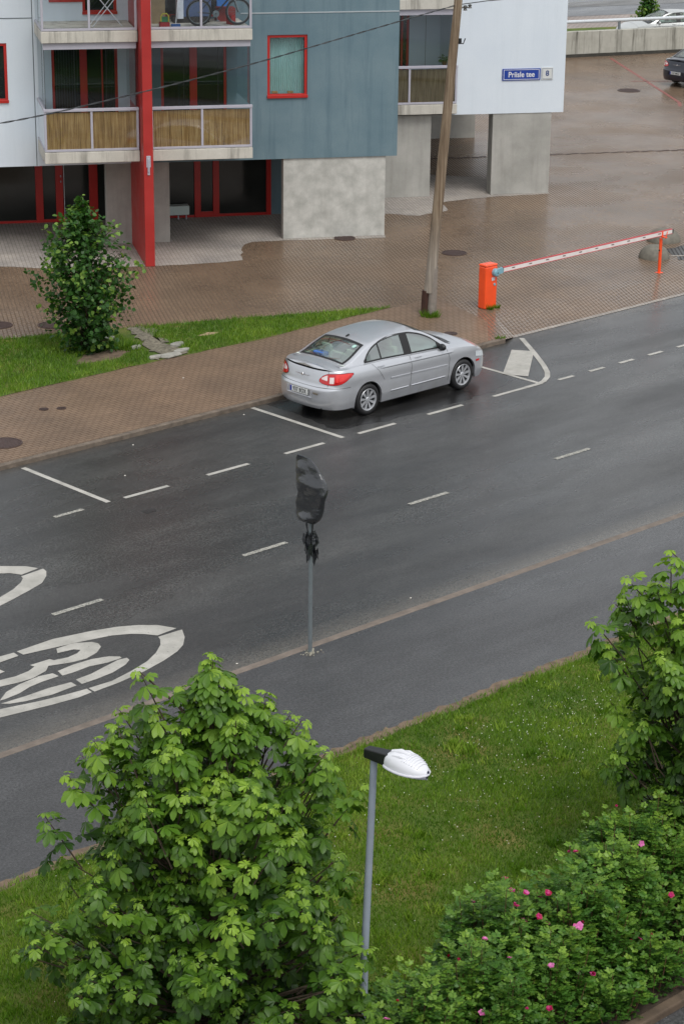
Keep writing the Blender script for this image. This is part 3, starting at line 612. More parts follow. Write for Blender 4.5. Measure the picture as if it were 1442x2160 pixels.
mb = MB(); mb.tube([(-.52, 0, .34), (-.08, 0, .30)], .014); mb.tube([(-.08, 0, .30), (-.18, 0, .82)], .018); mb.tube([(-.52, 0, .34), (-.16, 0, .72)], .012); mb.tube([(-.08, 0, .30), (.34, 0, .74)], .022); mb.tube([(-.16, 0, .72), (.33, 0, .80)], .018)
mb.build('frame', M['black'], bk, True)
mb = MB(); mb.tube([(.53, .05, .34), (.44, .05, .62), (.35, 0, .72), (.32, 0, .92)], .018); mb.tube([(.53, -.05, .34), (.44, -.05, .62), (.35, 0, .72)], .018); mb.build('fork', M['steel'], bk, True)
MB().tube([(.30, -.32, .96), (.32, 0, .93), (.30, .32, .96)], .014).build('handlebar', M['black'], bk, True)
MB().tube([(-.34, 0, .88), (-.2, 0, .9), (-.06, 0, .87)], [.06, .05, .02]).build('saddle', M['dark'], bk, True)
mb = MB(); mb.lathe([(.09, -.01), (.09, .01), (.02, .012)], 18, Matrix.Translation((-.08, -.04, .30)) @ Matrix.Rotation(R(90), 4, 'X')); mb.tube([(-.08, -.05, .30), (-.04, -.06, .14)], .01); mb.box(-.09, 0, -.14, -.05, .12, .14); mb.build('crank', M['steel'], bk)
def bx(name, lab, cat, s, d, z, dims, col, rz=0, bev=.015, rough=.7):
    o = MB().box(-dims[0]/2, dims[0]/2, -dims[1]/2, dims[1]/2, 0, dims[2]).box(-dims[0]/2+.01, dims[0]/2-.01, -dims[1]/2+.01, dims[1]/2-.01, dims[2], dims[2]+.012).build(name, mat(name+' surface', col, rough, .12, 5), None, bevel=bev)
    o.location = B(s, d, z); o.rotation_euler = (0, 0, PH+rz); return tag(o, lab, cat)
bx('cardboard_box', 'tan cardboard box standing beside the red fin on the balcony', 'box', 7.85, 58.9, Z1, (.5, .45, .95), srgb(134, 118, 88))
bx('storage_box', 'blue fabric storage box behind the bicycle wheel', 'box', 8.95, 59.0, Z1+.16, (.75, .5, .42), srgb(80, 98, 134))
bx('storage_box', 'second blue fabric box stacked on the first', 'box', 8.98, 59.02, Z1+.60, (.72, .5, .40), srgb(70, 88, 124))
bx('white_board', 'white board leaning behind the broom', 'board', 8.5, 58.85, Z1+.12, (.16, .4, .85), srgb(214, 220, 230))
bx('low_table', 'dark low table under the blue boxes', 'table', 8.8, 59.0, Z1, (.95, .5, .14), srgb(50, 46, 44))
bx('red_crate', 'dark red crate behind the bicycle frame', 'crate', 9.75, 59.1, Z1, (.5, .4, .34), srgb(128, 40, 36))
bx('blue_bag', 'bright blue bag hanging behind the bicycle', 'bag', 9.62, 58.75, Z1+.42, (.3, .12, .35), srgb(52, 116, 190))
bx('toy_bucket', 'red toy bucket on the balcony floor', 'toy', 7.98, 58.0, Z1, (.26, .2, .12), srgb(176, 36, 44))
bx('toy_box', 'green toy box standing in the red bucket', 'toy', 7.99, 58.0, Z1+.135, (.2, .16, .11), srgb(50, 130, 84))
o = MB().tube([(-.1, 0, 0), (-.1, 0, .14), (-.05, 0, .2), (.05, 0, .2), (.1, 0, .14), (.1, 0, .0)], .018, 8).build('toy_arch', mat('yellow plastic', srgb(206, 196, 60), .5), None, True); o.location = B(7.98, 57.9, Z1+.15); o.rotation_euler = (0, 0, PH); tag(o, 'yellow arched toy beside the green toy box', 'toy')
e = be('broom', 8.27, 57.95, Z1, 'broom with a white handle leaning on the balcony', 'broom'); MB().tube([(0, 0, .06), (.16, .25, 1.3)], .014, 8).build('handle', M['white'], e, True); MB().box(-.12, .12, -.04, .04, 0, .08).build('brush', mat('blue bristle', srgb(52, 96, 160), .8), e, bevel=.01)
bx('red_shoe', 'red boot on the balcony floor beside the crate', 'boot', 9.78, 58.35, Z1, (.13, .26, .24), srgb(168, 34, 30), .4, .05)
e = be('drying_rack', 6.55, 58.6, Z1, 'folding wire drying rack on the left upper balcony', 'drying rack')
mb = MB()
for y in (-.28, .28): mb.tube([(-.38, y, 0), (.38, y, .92)], .011, 6); mb.tube([(.38, y, 0), (-.38, y, .92)], .011, 6)
mb.build('legs', M['white'], e, True)
mb = MB()
for i in range(8): mb.tube([(-.38+i*.108, -.3, .92), (-.38+i*.108, .3, .92)], .005, 5)
mb.build('rails', M['white'], e, True)
e = be('plant_pot', 17.32, 64.9, 2.83+1.13-.05, 'small potted plant on the rail of the right balcony', 'plant'); MB().lathe([(0, 0), (.06, 0), (.08, .12), (.07, .12)], 14).build('pot', mat('terracotta', srgb(120, 80, 56), .8), e, True)
V = []; F = []
for i in range(70):
    a = rng.uniform(0, 6.28); r = rng.uniform(.02, .2); z = .1+rng.uniform(0, .16); p = np.array([r*math.cos(a), r*math.sin(a), z]); u = rng.normal(size=3)*.03; v = rng.normal(size=3)*.03; k = len(V); V += [p, p+u, p+u+v, p+v]; F.append((k, k+1, k+2, k+3))
fast_mesh('leaves', V, F, M['lime_leaf'], rng.uniform(0, .6, len(V)), e)

# ---- retaining wall with railing
rw = empty('retaining_wall', B(30.2, 92.76, 0), PH+math.atan(.174), 'long stained concrete retaining wall behind the yard', 'wall')
MB().box(-20, 70, 0, .28, .0, 1.10).build('wall', M['ret_wall'], rw, bevel=.02)
MB().box(-20, 70, -.03, -.001, 0, .14).build('plinth', mat('dark wet concrete', srgb(58, 56, 50), .6, .3, 4), rw)
mb = MB()
for i in range(-3, 12): x = 1.55+i*5.2; mb.box(x, x+.02, -.004, 0, .14, 1.09)
for i in range(-8, 30):
    for z in (.82,): mb.lathe([(0, -.005), (.035, -.005), (.035, 0)], 10, Matrix.Translation((.85+i*1.25, 0, z)) @ Matrix.Rotation(R(90), 4, 'X'))
mb.build('joints', mat('dark form hole', srgb(70, 68, 60), .9), rw)
ra = empty('guard_rail', B(30.2, 92.76, 1.10)+B(0, .14), PH+math.atan(.174), 'white tube guard rail on top of the retaining wall', 'railing')
MB().tube([(-20, 0, .40), (70, 0, .40)], .075, 12).build('rail', mat('pale rail paint', srgb(196, 202, 206), .4, .05), ra, True)
for i in range(-2, 7): MB().box(2.55+i*9-.05, 2.55+i*9+.05, -.04, .04, 0, .36).build('post', M['steel'], ra, bevel=.005)
# ============================================================ CARS
def interp(pts, smooth=True):
    xs = np.array([p[0] for p in pts], float); ys = np.array([p[1] for p in pts], float)
    n = len(xs); h = np.diff(xs); dl = np.diff(ys)/h; m = np.zeros(n); m[0] = dl[0]; m[-1] = dl[-1]
    for i in range(1, n-1): m[i] = 0 if dl[i-1]*dl[i] <= 0 else 2*dl[i-1]*dl[i]/(dl[i-1]+dl[i])
    def f(x):
        if x <= xs[0]: return float(ys[0])
        if x >= xs[-1]: return float(ys[-1])
        i = int(np.searchsorted(xs, x)-1); t = (x-xs[i])/h[i]
        return float((2*t**3-3*t**2+1)*ys[i]+(t**3-2*t*t+t)*h[i]*m[i]+(-2*t**3+3*t*t)*ys[i+1]+(t**3-t*t)*h[i]*m[i+1])
    return f
def car_paint(name, col, metal=.55, rough=.32):
    t = NT(name); fl = t.noise(900, 1)
    drops = t.n.new('ShaderNodeTexVoronoi'); drops.inputs['Scale'].default_value = 55; t.l.new(t.tc, drops.inputs['Vector'])
    c = t.mix(t.rng(fl, .3, .7, 0, .25), col, tuple(v*.8 for v in col[:3])+(1,))
    dirt = t.rng(t.noise(3, 5), .45, .75, 0, .18); z = t.sep()[2]
    c = t.mix(t.math('MULTIPLY', dirt, t.rng(z, .2, .7, 1.6, .3)), c, (.14, .12, .10, 1))
    m = t.set(Base_Color=c, Metallic=metal, Roughness=rough, Coat_Weight=.7, Coat_Roughness=.06)
    t.l.new(t.bump(t.rng(drops.outputs[0], .0, .2, 1, 0), .06, .003), t.b.inputs['Normal']); return m
def build_car(loc, rz, label, paint, plate=None, light='silver', tall=0., glass='car_glass', reg_col=None, name='parked_car'):
    car = empty(name, loc, rz, label, 'car')
    W = .905
    wz = interp([(.15, .855), (.25, .875), (.40, .90), (.55, .905), (.66, .90), (.78, .902), (.90, .885), (.97, .862), (1.03, .83), (1.1, .80)])
    xr = interp([(.20, -1.00), (.30, -1.06), (.45, -1.085), (.60, -1.085), (.655, -1.075), (.69, -1.025), (.80, -.995), (.95, -.955), (1.02, -.93), (1.08, -.90)])
    xf = interp([(.15, 3.66), (.28, 3.73), (.42, 3.76), (.56, 3.755), (.64, 3.74), (.70, 3.69), (.76, 3.60), (.85, 3.4)])
    zs = interp([(-1.1, .99), (-.8, 1.015), (-.3, 1.03), (.3, 1.035), (1.2, 1.005), (2.0, .975), (2.4, .955), (2.9, .90), (3.3, .835), (3.6, .755), (3.76, .70)])
    cr = interp([(-1.1, .045), (-.8, .06), (-.3, .07), (.5, .07), (1.6, .07), (2.3, .085), (2.9, .09), (3.5, .085), (3.76, .06)])
    RA = .375
    def zb(u):
        for c in (0, 2.765):
            if abs(u-c) < RA: return .325+math.sqrt(RA*RA-(u-c)**2)
        return .20 if -.4 < u < 3.2 else (.24 if u < 0 else .20)
    uc_r, uc_f = -.50, 3.12
    cols = []
    for i in range(25): cols.append(('r', (i/24)*math.pi/2))
    us = list(np.arange(-.49, 3.11, .045))
    for c in (0, 2.765): us += [c-RA*math.cos(a) for a in np.linspace(0.001, math.pi-.001, 25)]+[c-RA-.001, c+RA+.001]
    us = sorted(u for u in us if not False); us = [u for i, u in enumerate(us) if i == 0 or u-us[i-1] > 2e-4]
    for u in us: cols.append(('s', u))
    for i in range(25): cols.append(('f', math.pi/2*(1-i/24)))
    def unom(c):
        if c[0] == 's': return c[1]
        if c[0] == 'r': return uc_r-(uc_r+1.08)*math.cos(c[1])**(2/2.7)
        return uc_f+(3.755-uc_f)*math.cos(c[1])**(2/2.3)
    def pt(c, z, side=-1):
        wv = wz(z)
        if c[0] == 's': u = c[1]; v = wv*(1-.014*((u-1.3)/2.0)**2)
        elif c[0] == 'r':
            a = c[1]; u = uc_r-(uc_r-xr(z))*max(0, math.cos(a))**(2/2.7); v = wv*(1-.014*.81)*math.sin(a)**(2/2.7)
            v *= 1-.05*((uc_r-u)/(uc_r-xr(z)))**2*0
        else:
            a = c[1]; u = uc_f+(xf(z)-uc_f)*max(0, math.cos(a))**(2/2.3); v = wv*(1-.014*.83)*math.sin(a)**(2/2.3)
        return Vector((u, side*v, z))
    NR = 26
    mb = MB()
    for side in (-1, 1):
        rows = []
        for r in range(NR+1):
            f = r/NR; row = []
            for c in cols:
                u = unom(c); z0 = zb(u); z1 = zs(u); z = z0+(z1-z0)*f; row.append(pt(c, z, side))
            rows.append(row)
        mb.grid(rows, flip=side > 0)
        # arch lips turned inwards and shoulder deck
        inn = [Vector((p.x, p.y-side*.07, p.z+.0)) for p in rows[0]]; mb.grid([inn, rows[0]], flip=side > 0)
        top = rows[-1]; deck = [top]
        for k in (.985, .95, .9, .8, .65, .5, .33, .16, 0):
            deck.append([Vector((p.x, p.y*k, p.z+cr(unom(c))*(1-k**2.2))) for p, c in zip(top, cols)])
        # trunk lid edge lifts into a small lip at the rear
        for row in deck:
            for i, p in enumerate(row):
                if p.x < -.80: p.z += .035*min(1, (-.80-p.x)/.08)*max(0, 1-(abs(p.y)/.80)**6)
        mb.grid([[p for p in r] for r in deck], flip=side > 0)
    body = mb.build('body', paint, car, True, recalc=True, angle=50)
    # greenhouse
    zr = interp([(-.62, 1.075), (-.50, 1.105), (-.3, 1.19), (-.1, 1.285), (.1, 1.37), (.3, 1.425), (.6, 1.468), (1.15, 1.495), (1.45, 1.482), (1.7, 1.435), (1.95, 1.325), (2.2, 1.19), (2.45, 1.045), (2.56, .98)])
    wb = interp([(-.62, .70), (-.3, .765), (.3, .80), (1.2, .81), (2.0, .795), (2.56, .74)])
    zg = lambda u: zs(u)-.005
    def sect(u, n=13):
        z0 = zg(u); h = max(.012, zr(u)-z0); cro = min(.055, h*.4); hr = h-cro; W0 = wb(u); wr = W0-.205*(hr/.42)**1.1
        P = []
        for i in range(n):
            f = i/(n-1); P.append((W0-(W0-wr)*(f**1.15), z0+hr*f))
        # round the rail
        Q = P[:-2]; a = P[-2]; b = (wr, z0+hr); c = (wr*.93, z0+hr+cro*(1-.93**2))
        for t_ in (0, .25, .5, .75, 1): Q.append(((1-t_)**2*P[-3][0]*0+(1-t_)**2*a[0]+2*t_*(1-t_)*b[0]+t_*t_*c[0], (1-t_)**2*a[1]+2*t_*(1-t_)*b[1]+t_*t_*c[1]))
        for k in (.85, .75, .6, .45, .3, .15, 0): Q.append((wr*k, z0+hr+cro*(1-k*k)))
        return Q
    bot = lambda u: zg(u)+.035
    topc = interp([(-.02, 1.085), (.1, 1.20), (.3, 1.315), (.6, 1.395), (.95, 1.425), (1.3, 1.415), (1.63, 1.345), (1.9, 1.235), (2.12, 1.09), (2.24, 1.01)])
    def gv(u, z):
        S = sect(u)
        for (v0, z0), (v1, z1) in zip(S, S[1:]):
            if z0 <= z <= z1 and z1 > z0: return v0+(v1-v0)*(z-z0)/(z1-z0)
        return S[0][0] if z < S[0][1] else S[-8][0]
    def gtop(u, v):
        S = sect(u)
        for (v0, z0), (v1, z1) in zip(S[10:], S[11:]):
            if v1 <= abs(v) <= v0: return z0+(z1-z0)*(v0-abs(v))/(v0-v1+1e-9)
        return S[-1][1]
    rgw = interp([(-.50, .60), (-.3, .60), (.0, .56), (.16, .53)])
    wsw = interp([(1.60, .54), (2.0, .60), (2.5, .66)])
    def is_win(u, v, z):
        av = abs(v)
        if .0 < u < 2.2 and bot(u)+.0 < z < topc(u) and av > .5 and gv(u, z)-av < .02: return True
        if -.47 < u < .12 and av < rgw(u)-.01 and z > gtop(u, v)-.02: return True
        if 1.64 < u < 2.44 and av < wsw(u)-.01 and z > gtop(u, v)-.02: return True
        return False
    mb = MB(); U = np.arange(-.62, 2.561, .02)
    for side in (-1, 1):
        rows = [[Vector((u, side*v, z)) for v, z in sect(u)] for u in U]
        n = len(rows[0]); vs = [p for r in rows for p in r]; fs = []
        for i in range(len(rows)-1):
            for k in range(n-1):
                a = i*n+k; q = (a, a+1, a+n+1, a+n); c = sum((vs[j] for j in q), Vector())/4
                if not is_win(c.x, c.y, c.z): fs.append(q if side > 0 else q[::-1])
        mb.add(vs, fs)
    gh = mb.build('roof', paint, car, True, recalc=True, angle=50)
    # glass, seals
    def side_strip(mb, u0, u1, lo, hi, off, side, step=.03, nz=8):
        n = max(2, int(abs(u1-u0)/step)+1); rows = []
        for u in np.linspace(u0, u1, n):
            a, b = lo(u), max(hi(u), lo(u)+.001); rows.append([Vector((u, side*(gv(u, z)+off), z)) for z in np.linspace(a, b, nz)])
        mb.grid(rows, flip=side > 0); return mb
    def top_strip(mb, u0, u1, v0, v1, off, n=16, nv=15):
        rows = []
        for u in np.linspace(u0, u1, n):
            a, b = v0(u), v1(u); rows.append([Vector((u, v, gtop(u, v)+off)) for v in np.linspace(a, b, nv)])
        mb.grid(rows); return mb
    lo_ = lambda u: bot(u)-.012; hi_ = lambda u: topc(u)+.014
    for side in (-1, 1):
        mb = MB()
        side_strip(mb, -.03, 2.23, lo_, lambda u: min(lo_(u)+.03, hi_(u)), .006, side, nz=2)
        side_strip(mb, -.03, 2.23, lambda u: max(lo_(u), hi_(u)-.03), hi_, .006, side, nz=2)
        side_strip(mb, -.03, .05, lo_, hi_, .006, side); side_strip(mb, .41, .45, lo_, hi_, .006, side); side_strip(mb, 1.08, 1.30, lo_, hi_, .006, side); side_strip(mb, 2.06, 2.23, lo_, hi_, .006, side)
        mb.build('window_seal', M['dark'], car, True)
        for a, b in ((.0, .43), (.43, 1.10), (1.28, 2.2)): side_strip(MB(), a, b, bot, topc, .003, side).build('side_window', M[glass], car, True, angle=180)
    mb = MB()
    neg = lambda f, e=0: (lambda u: -(f(u)+e))
    top_strip(mb, -.50, -.455, neg(rgw, .03), lambda u: rgw(u)+.03, .006, 3); top_strip(mb, .09, .155, neg(rgw, .03), lambda u: rgw(u)+.03, .006, 3)
    top_strip(mb, -.5, .15, lambda u: rgw(u)-.025, lambda u: rgw(u)+.03, .006, 16, 2); top_strip(mb, -.5, .15, neg(rgw, .03), lambda u: -(rgw(u)-.025), .006, 16, 2)
    mb.build('window_seal', M['dark'], car, True); mb = MB()
    top_strip(mb, 2.36, 2.52, neg(wsw, .03), lambda u: wsw(u)+.03, .006, 5); top_strip(mb, 1.60, 1.66, neg(wsw, .02), lambda u: wsw(u)+.02, .006, 3)
    top_strip(mb, 1.6, 2.5, lambda u: wsw(u)-.02, lambda u: wsw(u)+.03, .006, 16, 2); top_strip(mb, 1.6, 2.5, neg(wsw, .03), lambda u: -(wsw(u)-.02), .006, 16, 2)
    mb.build('window_seal', M['dark'], car, True)
    top_strip(MB(), -.48, .12, neg(rgw), rgw, .003).build('rear_window', M[glass], car, True, angle=180)
    top_strip(MB(), 1.62, 2.46, neg(wsw), wsw, .003).build('windscreen', M[glass], car, True, angle=180)
    # interior
    seatm = mat('car seat fabric', srgb(176, 182, 174), .9, .1, 8); shelfm = mat('parcel shelf', srgb(214, 224, 214), .9, .06, 8)
    inn = MB().add([(-.55, -.70, 1.075), (.02, -.74, 1.06), (.02, .74, 1.06), (-.55, .70, 1.075)], [(0, 1, 2, 3)]).build('parcel_shelf', shelfm, car)
    MB().box(-.2, 2.4, -.76, .76, .35, .5).box(2.1, 2.5, -.70, .70, .8, .98).build('cabin_floor', mat('dark trim', srgb(52, 54, 54), .8), car)
    mb = MB(); mb.obox((.12, 0, .86), (.05, 0, -.0), (0, .66, 0), (-.09, 0, .26)); mb.box(.15, .65, -.66, .66, .5, .68)
    for y in (-.36, .36): mb.obox((.02, y, 1.17), (.045, 0, 0), (0, .13, 0), (-.02, 0, .075))
    mb.build('rear_bench', seatm, car, bevel=.03)
    for y in (-.38, .38): MB().obox((1.10, y, .88), (.06, 0, 0), (0, .25, 0), (-.08, 0, .30)).box(1.1, 1.6, y-.25, y+.25, .5, .66).obox((1.00, y, 1.26), (.045, 0, 0), (0, .13, 0), (-.02, 0, .09)).build('front_seat', seatm, car, bevel=.04)
    # wheels
    for cx in (0, 2.765):
        for side in (-1, 1):
            T = Matrix.Translation((cx, side*.865, .325)) @ Matrix.Rotation(R(90)*(1 if side < 0 else -1), 4, 'X')
            ww = MB().lathe([(.205, -.02), (.225, .02), (.26, .032), (.30, .02), (.318, -.01), (.325, -.05), (.325, -.15), (.318, -.19), (.29, -.205), (.2, -.20)], 44, T).build('wheel', M['dark'], car, True, angle=60)
            MB().lathe([(0, -.06), (.19, -.06), (.195, -.02), (.21, .018), (.222, .022), (.226, .012)], 44, T).build('rim', mat('rim shadow metal', srgb(70, 72, 76), .5), ww, True, angle=40)
            sp = MB(); alu = mat('bright alloy', srgb(196, 198, 202), .28, .04, metal=.6)
            sp.lathe([(.196, -.01), (.203, .020), (.221, .0245), (.228, .016)], 44, T); sp.lathe([(0, .014), (.04, .012), (.052, .002), (.055, -.03)], 20, T)
            for i in range(9):
                a = 2*math.pi*i/9+.2; ca, sa = math.cos(a), math.sin(a)
                def P(r, o, z): return T @ Vector((r*ca-o*sa, r*sa+o*ca, z))
                sp.add([P(.045, -.014, .0), P(.045, .014, .0), P(.2, .029, .012), P(.2, -.029, .012), P(.045, -.014, -.03), P(.045, .014, -.03), P(.2, .022, -.03), P(.2, -.022, -.03)], [(0, 1, 2, 3), (0, 3, 7, 4), (1, 5, 6, 2), (0, 4, 5, 1)])
            sp.build('spokes', alu, ww)
    # wheel housings and underbody
    mb = MB()
    for cx in (0, 2.765):
        for side in (-1, 1):
            rows = []
            for v in (.84, .5): rows.append([Vector((cx-RA*.995*math.cos(a), side*v, .325+RA*.995*math.sin(a))) for a in np.linspace(-.25, math.pi+.25, 24)])
            mb.grid(rows)
    mb.box(-.80, 3.45, -.70, .70, .2, .30).box(.42, 2.35, -.80, .80, .16, .22).box(-.6, 3.3, -.5, .5, .28, .75)
    mb.box(-.98, -.8, -.55, .55, .24, .32); mb.build('underbody', M['black'], car)
    # surface patches on the lower body
    def cpt(c, z, side, off):
        p = pt(c, z, side); p2 = pt(c, z+.01, side)
        c2 = ('s', c[1]+.01) if c[0] == 's' else (c[0], min(math.pi/2, c[1]+.01)) if c[0] == 'r' else (c[0], c[1]-.01)
        p3 = pt(c2, z, side); n = (p3-p).cross(p2-p)
        if n.length < 1e-12: n = Vector((0, side, 0))
        n.normalize()
        if n.dot(Vector((p.x-1.3, p.y*2, 0))) < 0: n = -n
        return p+n*off
    def path(q):      # q 0..1 rear centre to end of rear corner, beyond 1: metres along the side
        return ('r', q*math.pi/2) if q <= 1 else ('s', -.49+(q-1))
    def patch(name, q0, q1, lo, hi, side, off, m, parent=car, n=26, nz=8, pf=path):
        rows = []
        for q in np.linspace(q0, q1, n):
            a, b = lo(q), hi(q); rows.append([cpt(pf(q), z, side, off) for z in np.linspace(a, b, nz)])
        return MB().grid(rows).build(name, m, parent, True, angle=180)
    lens = mat('red lamp lens', srgb(190, 14, 20), .12, .15, 9, coat=.8); lensw = mat('clear lamp lens', srgb(226, 210, 208), .15, .1, 12, coat=.8); lensd = mat('lamp rim', srgb(70, 8, 12), .3); lensb = mat('bright red lens', srgb(226, 34, 30), .12, .1, 14, coat=.8)
    lo = interp([(.27, .80), (.33, .765), (.50, .745), (.72, .76), (.93, .83), (1.07, .925)]); hi = interp([(.27, .83), (.33, .90), (.46, .95), (.70, .962), (.93, .962), (1.07, .94)])
    for side in (-1, 1):
        b_ = patch('tail_light', .265, 1.085, lambda q: lo(q)-.008, lambda q: hi(q)+.008, side, .006, lensd)
        patch('lens', .275, 1.07, lo, hi, side, .011, lens, b_)
        patch('reversing_lens', .315, .44, lambda q: lo(q)+.075, lambda q: hi(q)-.02, side, .014, lensw, b_, 8)
        patch('reversing_lens', .49, .59, lambda q: lo(q)+.03, lambda q: hi(q)-.06, side, .014, lensw, b_, 8)
        patch('lens_strip', .63, 1.02, lambda q: lo(q)+.05, lambda q: hi(q)-.012, side, .0135, lensb, b_, 14)
        # headlight
        fpath = lambda q: ('f', q*math.pi/2)
        l2 = interp([(.35, .62), (.6, .60), (1., .66)]); h2 = interp([(.35, .665), (.6, .70), (1., .775)])
        patch('headlight', .35, 1., l2, h2, side, .008, mat('headlight lens', srgb(206, 212, 216), .08, .1, 9, coat=1.), car, 14, 5, fpath)
        patch('side_marker', .90, .99, lambda q: .60-.05, lambda q: .60-.01, side, .008, lens, car, 5, 3, fpath)
        sp_ = lambda q: ('s', q)
        seam = mat('panel gap', (.012, .012, .013, 1), .7)
        def vline(u0, z0, u1, z1, wd=.008):
            n = 12; rows = []
            for i in range(n+1):
                f = i/n; u = u0+(u1-u0)*f; z = z0+(z1-z0)*f; rows.append([cpt(('s', u-wd/2), z, side, .003), cpt(('s', u+wd/2), z, side, .003)])
            return rows
        mb = MB()
        for a in (((.13, 1.02), (.30, .86), (.44, .66)), ((1.19, 1.0), (1.22, .8), (1.17, .36)), ((2.26, .965), (2.34, .75), (2.30, .30))):
            mb = MB()
            for (u0, z0), (u1, z1) in zip(a, a[1:]): mb.grid(vline(u0, z0, u1, z1))
            mb.build('door_gap', seam, car)
        # body-side mouldings
        mo = MB()
        for u0, u1 in ((.62, 1.17), (1.21, 2.26)):
            r1 = []; 
            for u in np.linspace(u0, u1, 18): zc = .66-.02*(u-.6); r1.append([cpt(('s', u), zc-.02, side, .001), cpt(('s', u), zc-.016, side, .012), cpt(('s', u), zc+.012, side, .014), cpt(('s', u), zc+.018, side, .001)])
            mo.grid(r1)
            r1 = []
            for u in np.linspace(u0+.0, u1-.05, 18): zc = .40; r1.append([cpt(('s', u), zc-.03, side, .001), cpt(('s', u), zc, side, .014), cpt(('s', u), zc+.012, side, .001)])
            mo.grid(r1)
        mo.build('side_moulding', paint, car, True)
        # crease (a slim lip below the handles, its shade painted as a grey strip)
        r1 = []
        for u in np.linspace(.35, 2.45, 40): zc = .905-.018*(u-.35); r1.append([cpt(('s', u), zc-.010, side, .001), cpt(('s', u), zc-.003, side, .007), cpt(('s', u), zc+.003, side, .0085), cpt(('s', u), zc+.035, side, .001)])
        MB().grid(r1).build('body_crease', paint, car, True, angle=180); MB().grid([[cpt(('s', u), .888-.018*(u-.35), side, .002), cpt(('s', u), .899-.018*(u-.35), side, .003)] for u in np.linspace(.4, 2.4, 40)]).build('crease_shade', mat('painted crease shade', srgb(104, 106, 112), .5), car)
        for u in (.36, 1.42):
            h_ = MB(); zc = .945
            h_.tube([cpt(('s', u-.09), zc, side, .004), cpt(('s', u-.07), zc, side, .03), cpt(('s', u+.07), zc, side, .03), cpt(('s', u+.09), zc, side, .004)], .012, 8)
            h_.build('door_handle', paint, car, True)
        # mirror
        mr = MB(); c0 = Vector((2.12, side*.88, 1.02))
        mr.lathe([(0, -.07), (.05, -.065), (.085, -.03), (.09, .02), (.075, .05), (0, .055)], 16, Matrix.Translation(c0) @ Matrix.Diagonal((.75, 1.1, .8, 1)) @ Matrix.Rotation(R(90), 4, 'Y'))
        mr.tube([c0, c0+Vector((0, -side*.12, -.03))], .025, 8)
        mi = mr.build('wing_mirror', M['black'] if light == 'silver' else paint, car, True, angle=70)
        mf = patch('mud_seam', .0, 1.0, lambda q: .675, lambda q: .683, side, .003, seam, car, 30, 2)
        patch('lid_gap', .455, .462, lambda q: .70, lambda q: 1.0, side, .004, seam, car, 2, 10)
    # bumper details, plate recess, badge, antenna, cowl
    mb = MB(); mb.box(-1.098, -1.07, -.36, .36, .455, .465).box(-1.098, -1.07, -.36, -.35, .465, .60).box(-1.098, -1.07, .35, .36, .465, .60); mb.build('plate_surround', paint, car, bevel=.005)
    MB().box(-1.092, -1.075, -.27, .27, .49, .612).build('plate_holder', M['black'], car, bevel=.004)
    pl = MB().box(-1.1, -1.09, -.26, .26, .495, .607).build('number_plate', mat('plate white', srgb(212, 214, 212), .4, .03), car, bevel=.003)
    MB().box(-1.1025, -1.1, .215, .259, .497, .605).build('plate_band', mat('plate blue', srgb(26, 50, 150), .4), pl)
    if plate:
        MX = Matrix.Translation((-1.1015, -.02, .551)) @ Matrix.Rotation(R(-90), 4, 'Z') @ Matrix.Rotation(R(90), 4, 'X')
        text_obj('plate_text', plate, .118, M['black'], pl, MX, .0008, 1.08, .80)
    mb = MB(); yy = [(-.99-.0, y) for y in ()]
    wing = MB().obox((-1.006, .11, .862), (.006, 0, 0), (0, .075, .004), (0, 0, .006)).obox((-1.006, -.11, .862), (.006, 0, 0), (0, .075, -.004), (0, 0, .006)).lathe([(0, .012), (.025, .01), (.03, 0)], 16, Matrix.Translation((-1.002, 0, .862)) @ Matrix.Rotation(R(-90), 4, 'Y'))
    wing.build('badge', mat('chrome', srgb(210, 212, 216), .15, metal=.9), car, True)
    MB().obox((.24, 0, 1.425), (.045, 0, .014), (0, .014, 0), (-.008, 0, .016)).build('antenna', M['black'], car, bevel=.008)
    mb = MB(); rows = []
    for v in np.linspace(-.66, .66, 15): rows.append([Vector((2.42, v, gtop(2.42, v)+.008)), Vector((2.60+.02*(1-(v/.66)**2), v, .957+.085*(1-abs(v/.84)**2.2)+.006))])
    mb.grid(rows); mb.build('cowl', M['black'], car, True)
    mb = MB()
    for y in (-.45, .1): mb.tube([(2.5, y, 1.045), (2.2, y+.25, 1.195), (1.98, y+.42, 1.30)], .008, 6)
    mb.build('wiper', M['black'], car)
    if light == 'silver':
        MB().box(-.40, -.22, .05, .36, 1.076, 1.165).build('blue_cloth', mat('blue patterned cloth', srgb(66, 104, 170), .9, .3, 30), car, bevel=.03)
        MB().lathe([(0, 0), (.05, 0), (.05, -.003)], 20, Matrix.Translation((.02, -.43, gtop(.02, .43)+.008)) @ Matrix.Rotation(R(-24), 4, 'Y')).build('sticker', mat('round sticker', srgb(170, 206, 196), .5, .2, 40), car)
        MB().obox((-1.075, -.46, .56), (.006, .002, 0), (0, .075, 0), (0, 0, .018)).build('scratch', mat('scraped primer', srgb(112, 104, 92), .7, .3, 20), car, bevel=.004)
    return car
silver = car_paint('silver car paint', srgb(204, 206, 211), .66, .3)
sc_ = build_car((30.92, 32.68, -.088), R(.3), 'silver four door sedan parked in the marked bay beside the pavement', silver, '937 BOX'); sc_.scale = (1.03, 1.02, 1.05)
navy = car_paint('dark blue car paint', srgb(30, 34, 48), .3, .3)
build_car((71.87, 55.58, .004), R(0), 'dark blue sedan at the right edge of the yard by the retaining wall', navy, '418 MKD', 'dark', name='parked_car')
pale = car_paint('pale silver car paint', srgb(196, 198, 196), .5, .35)
build_car(B(37.5, 96.5, .03), R(150), 'pale silver car parked behind the guard rail next to the young tree', pale, None, 'dark', name='parked_car')
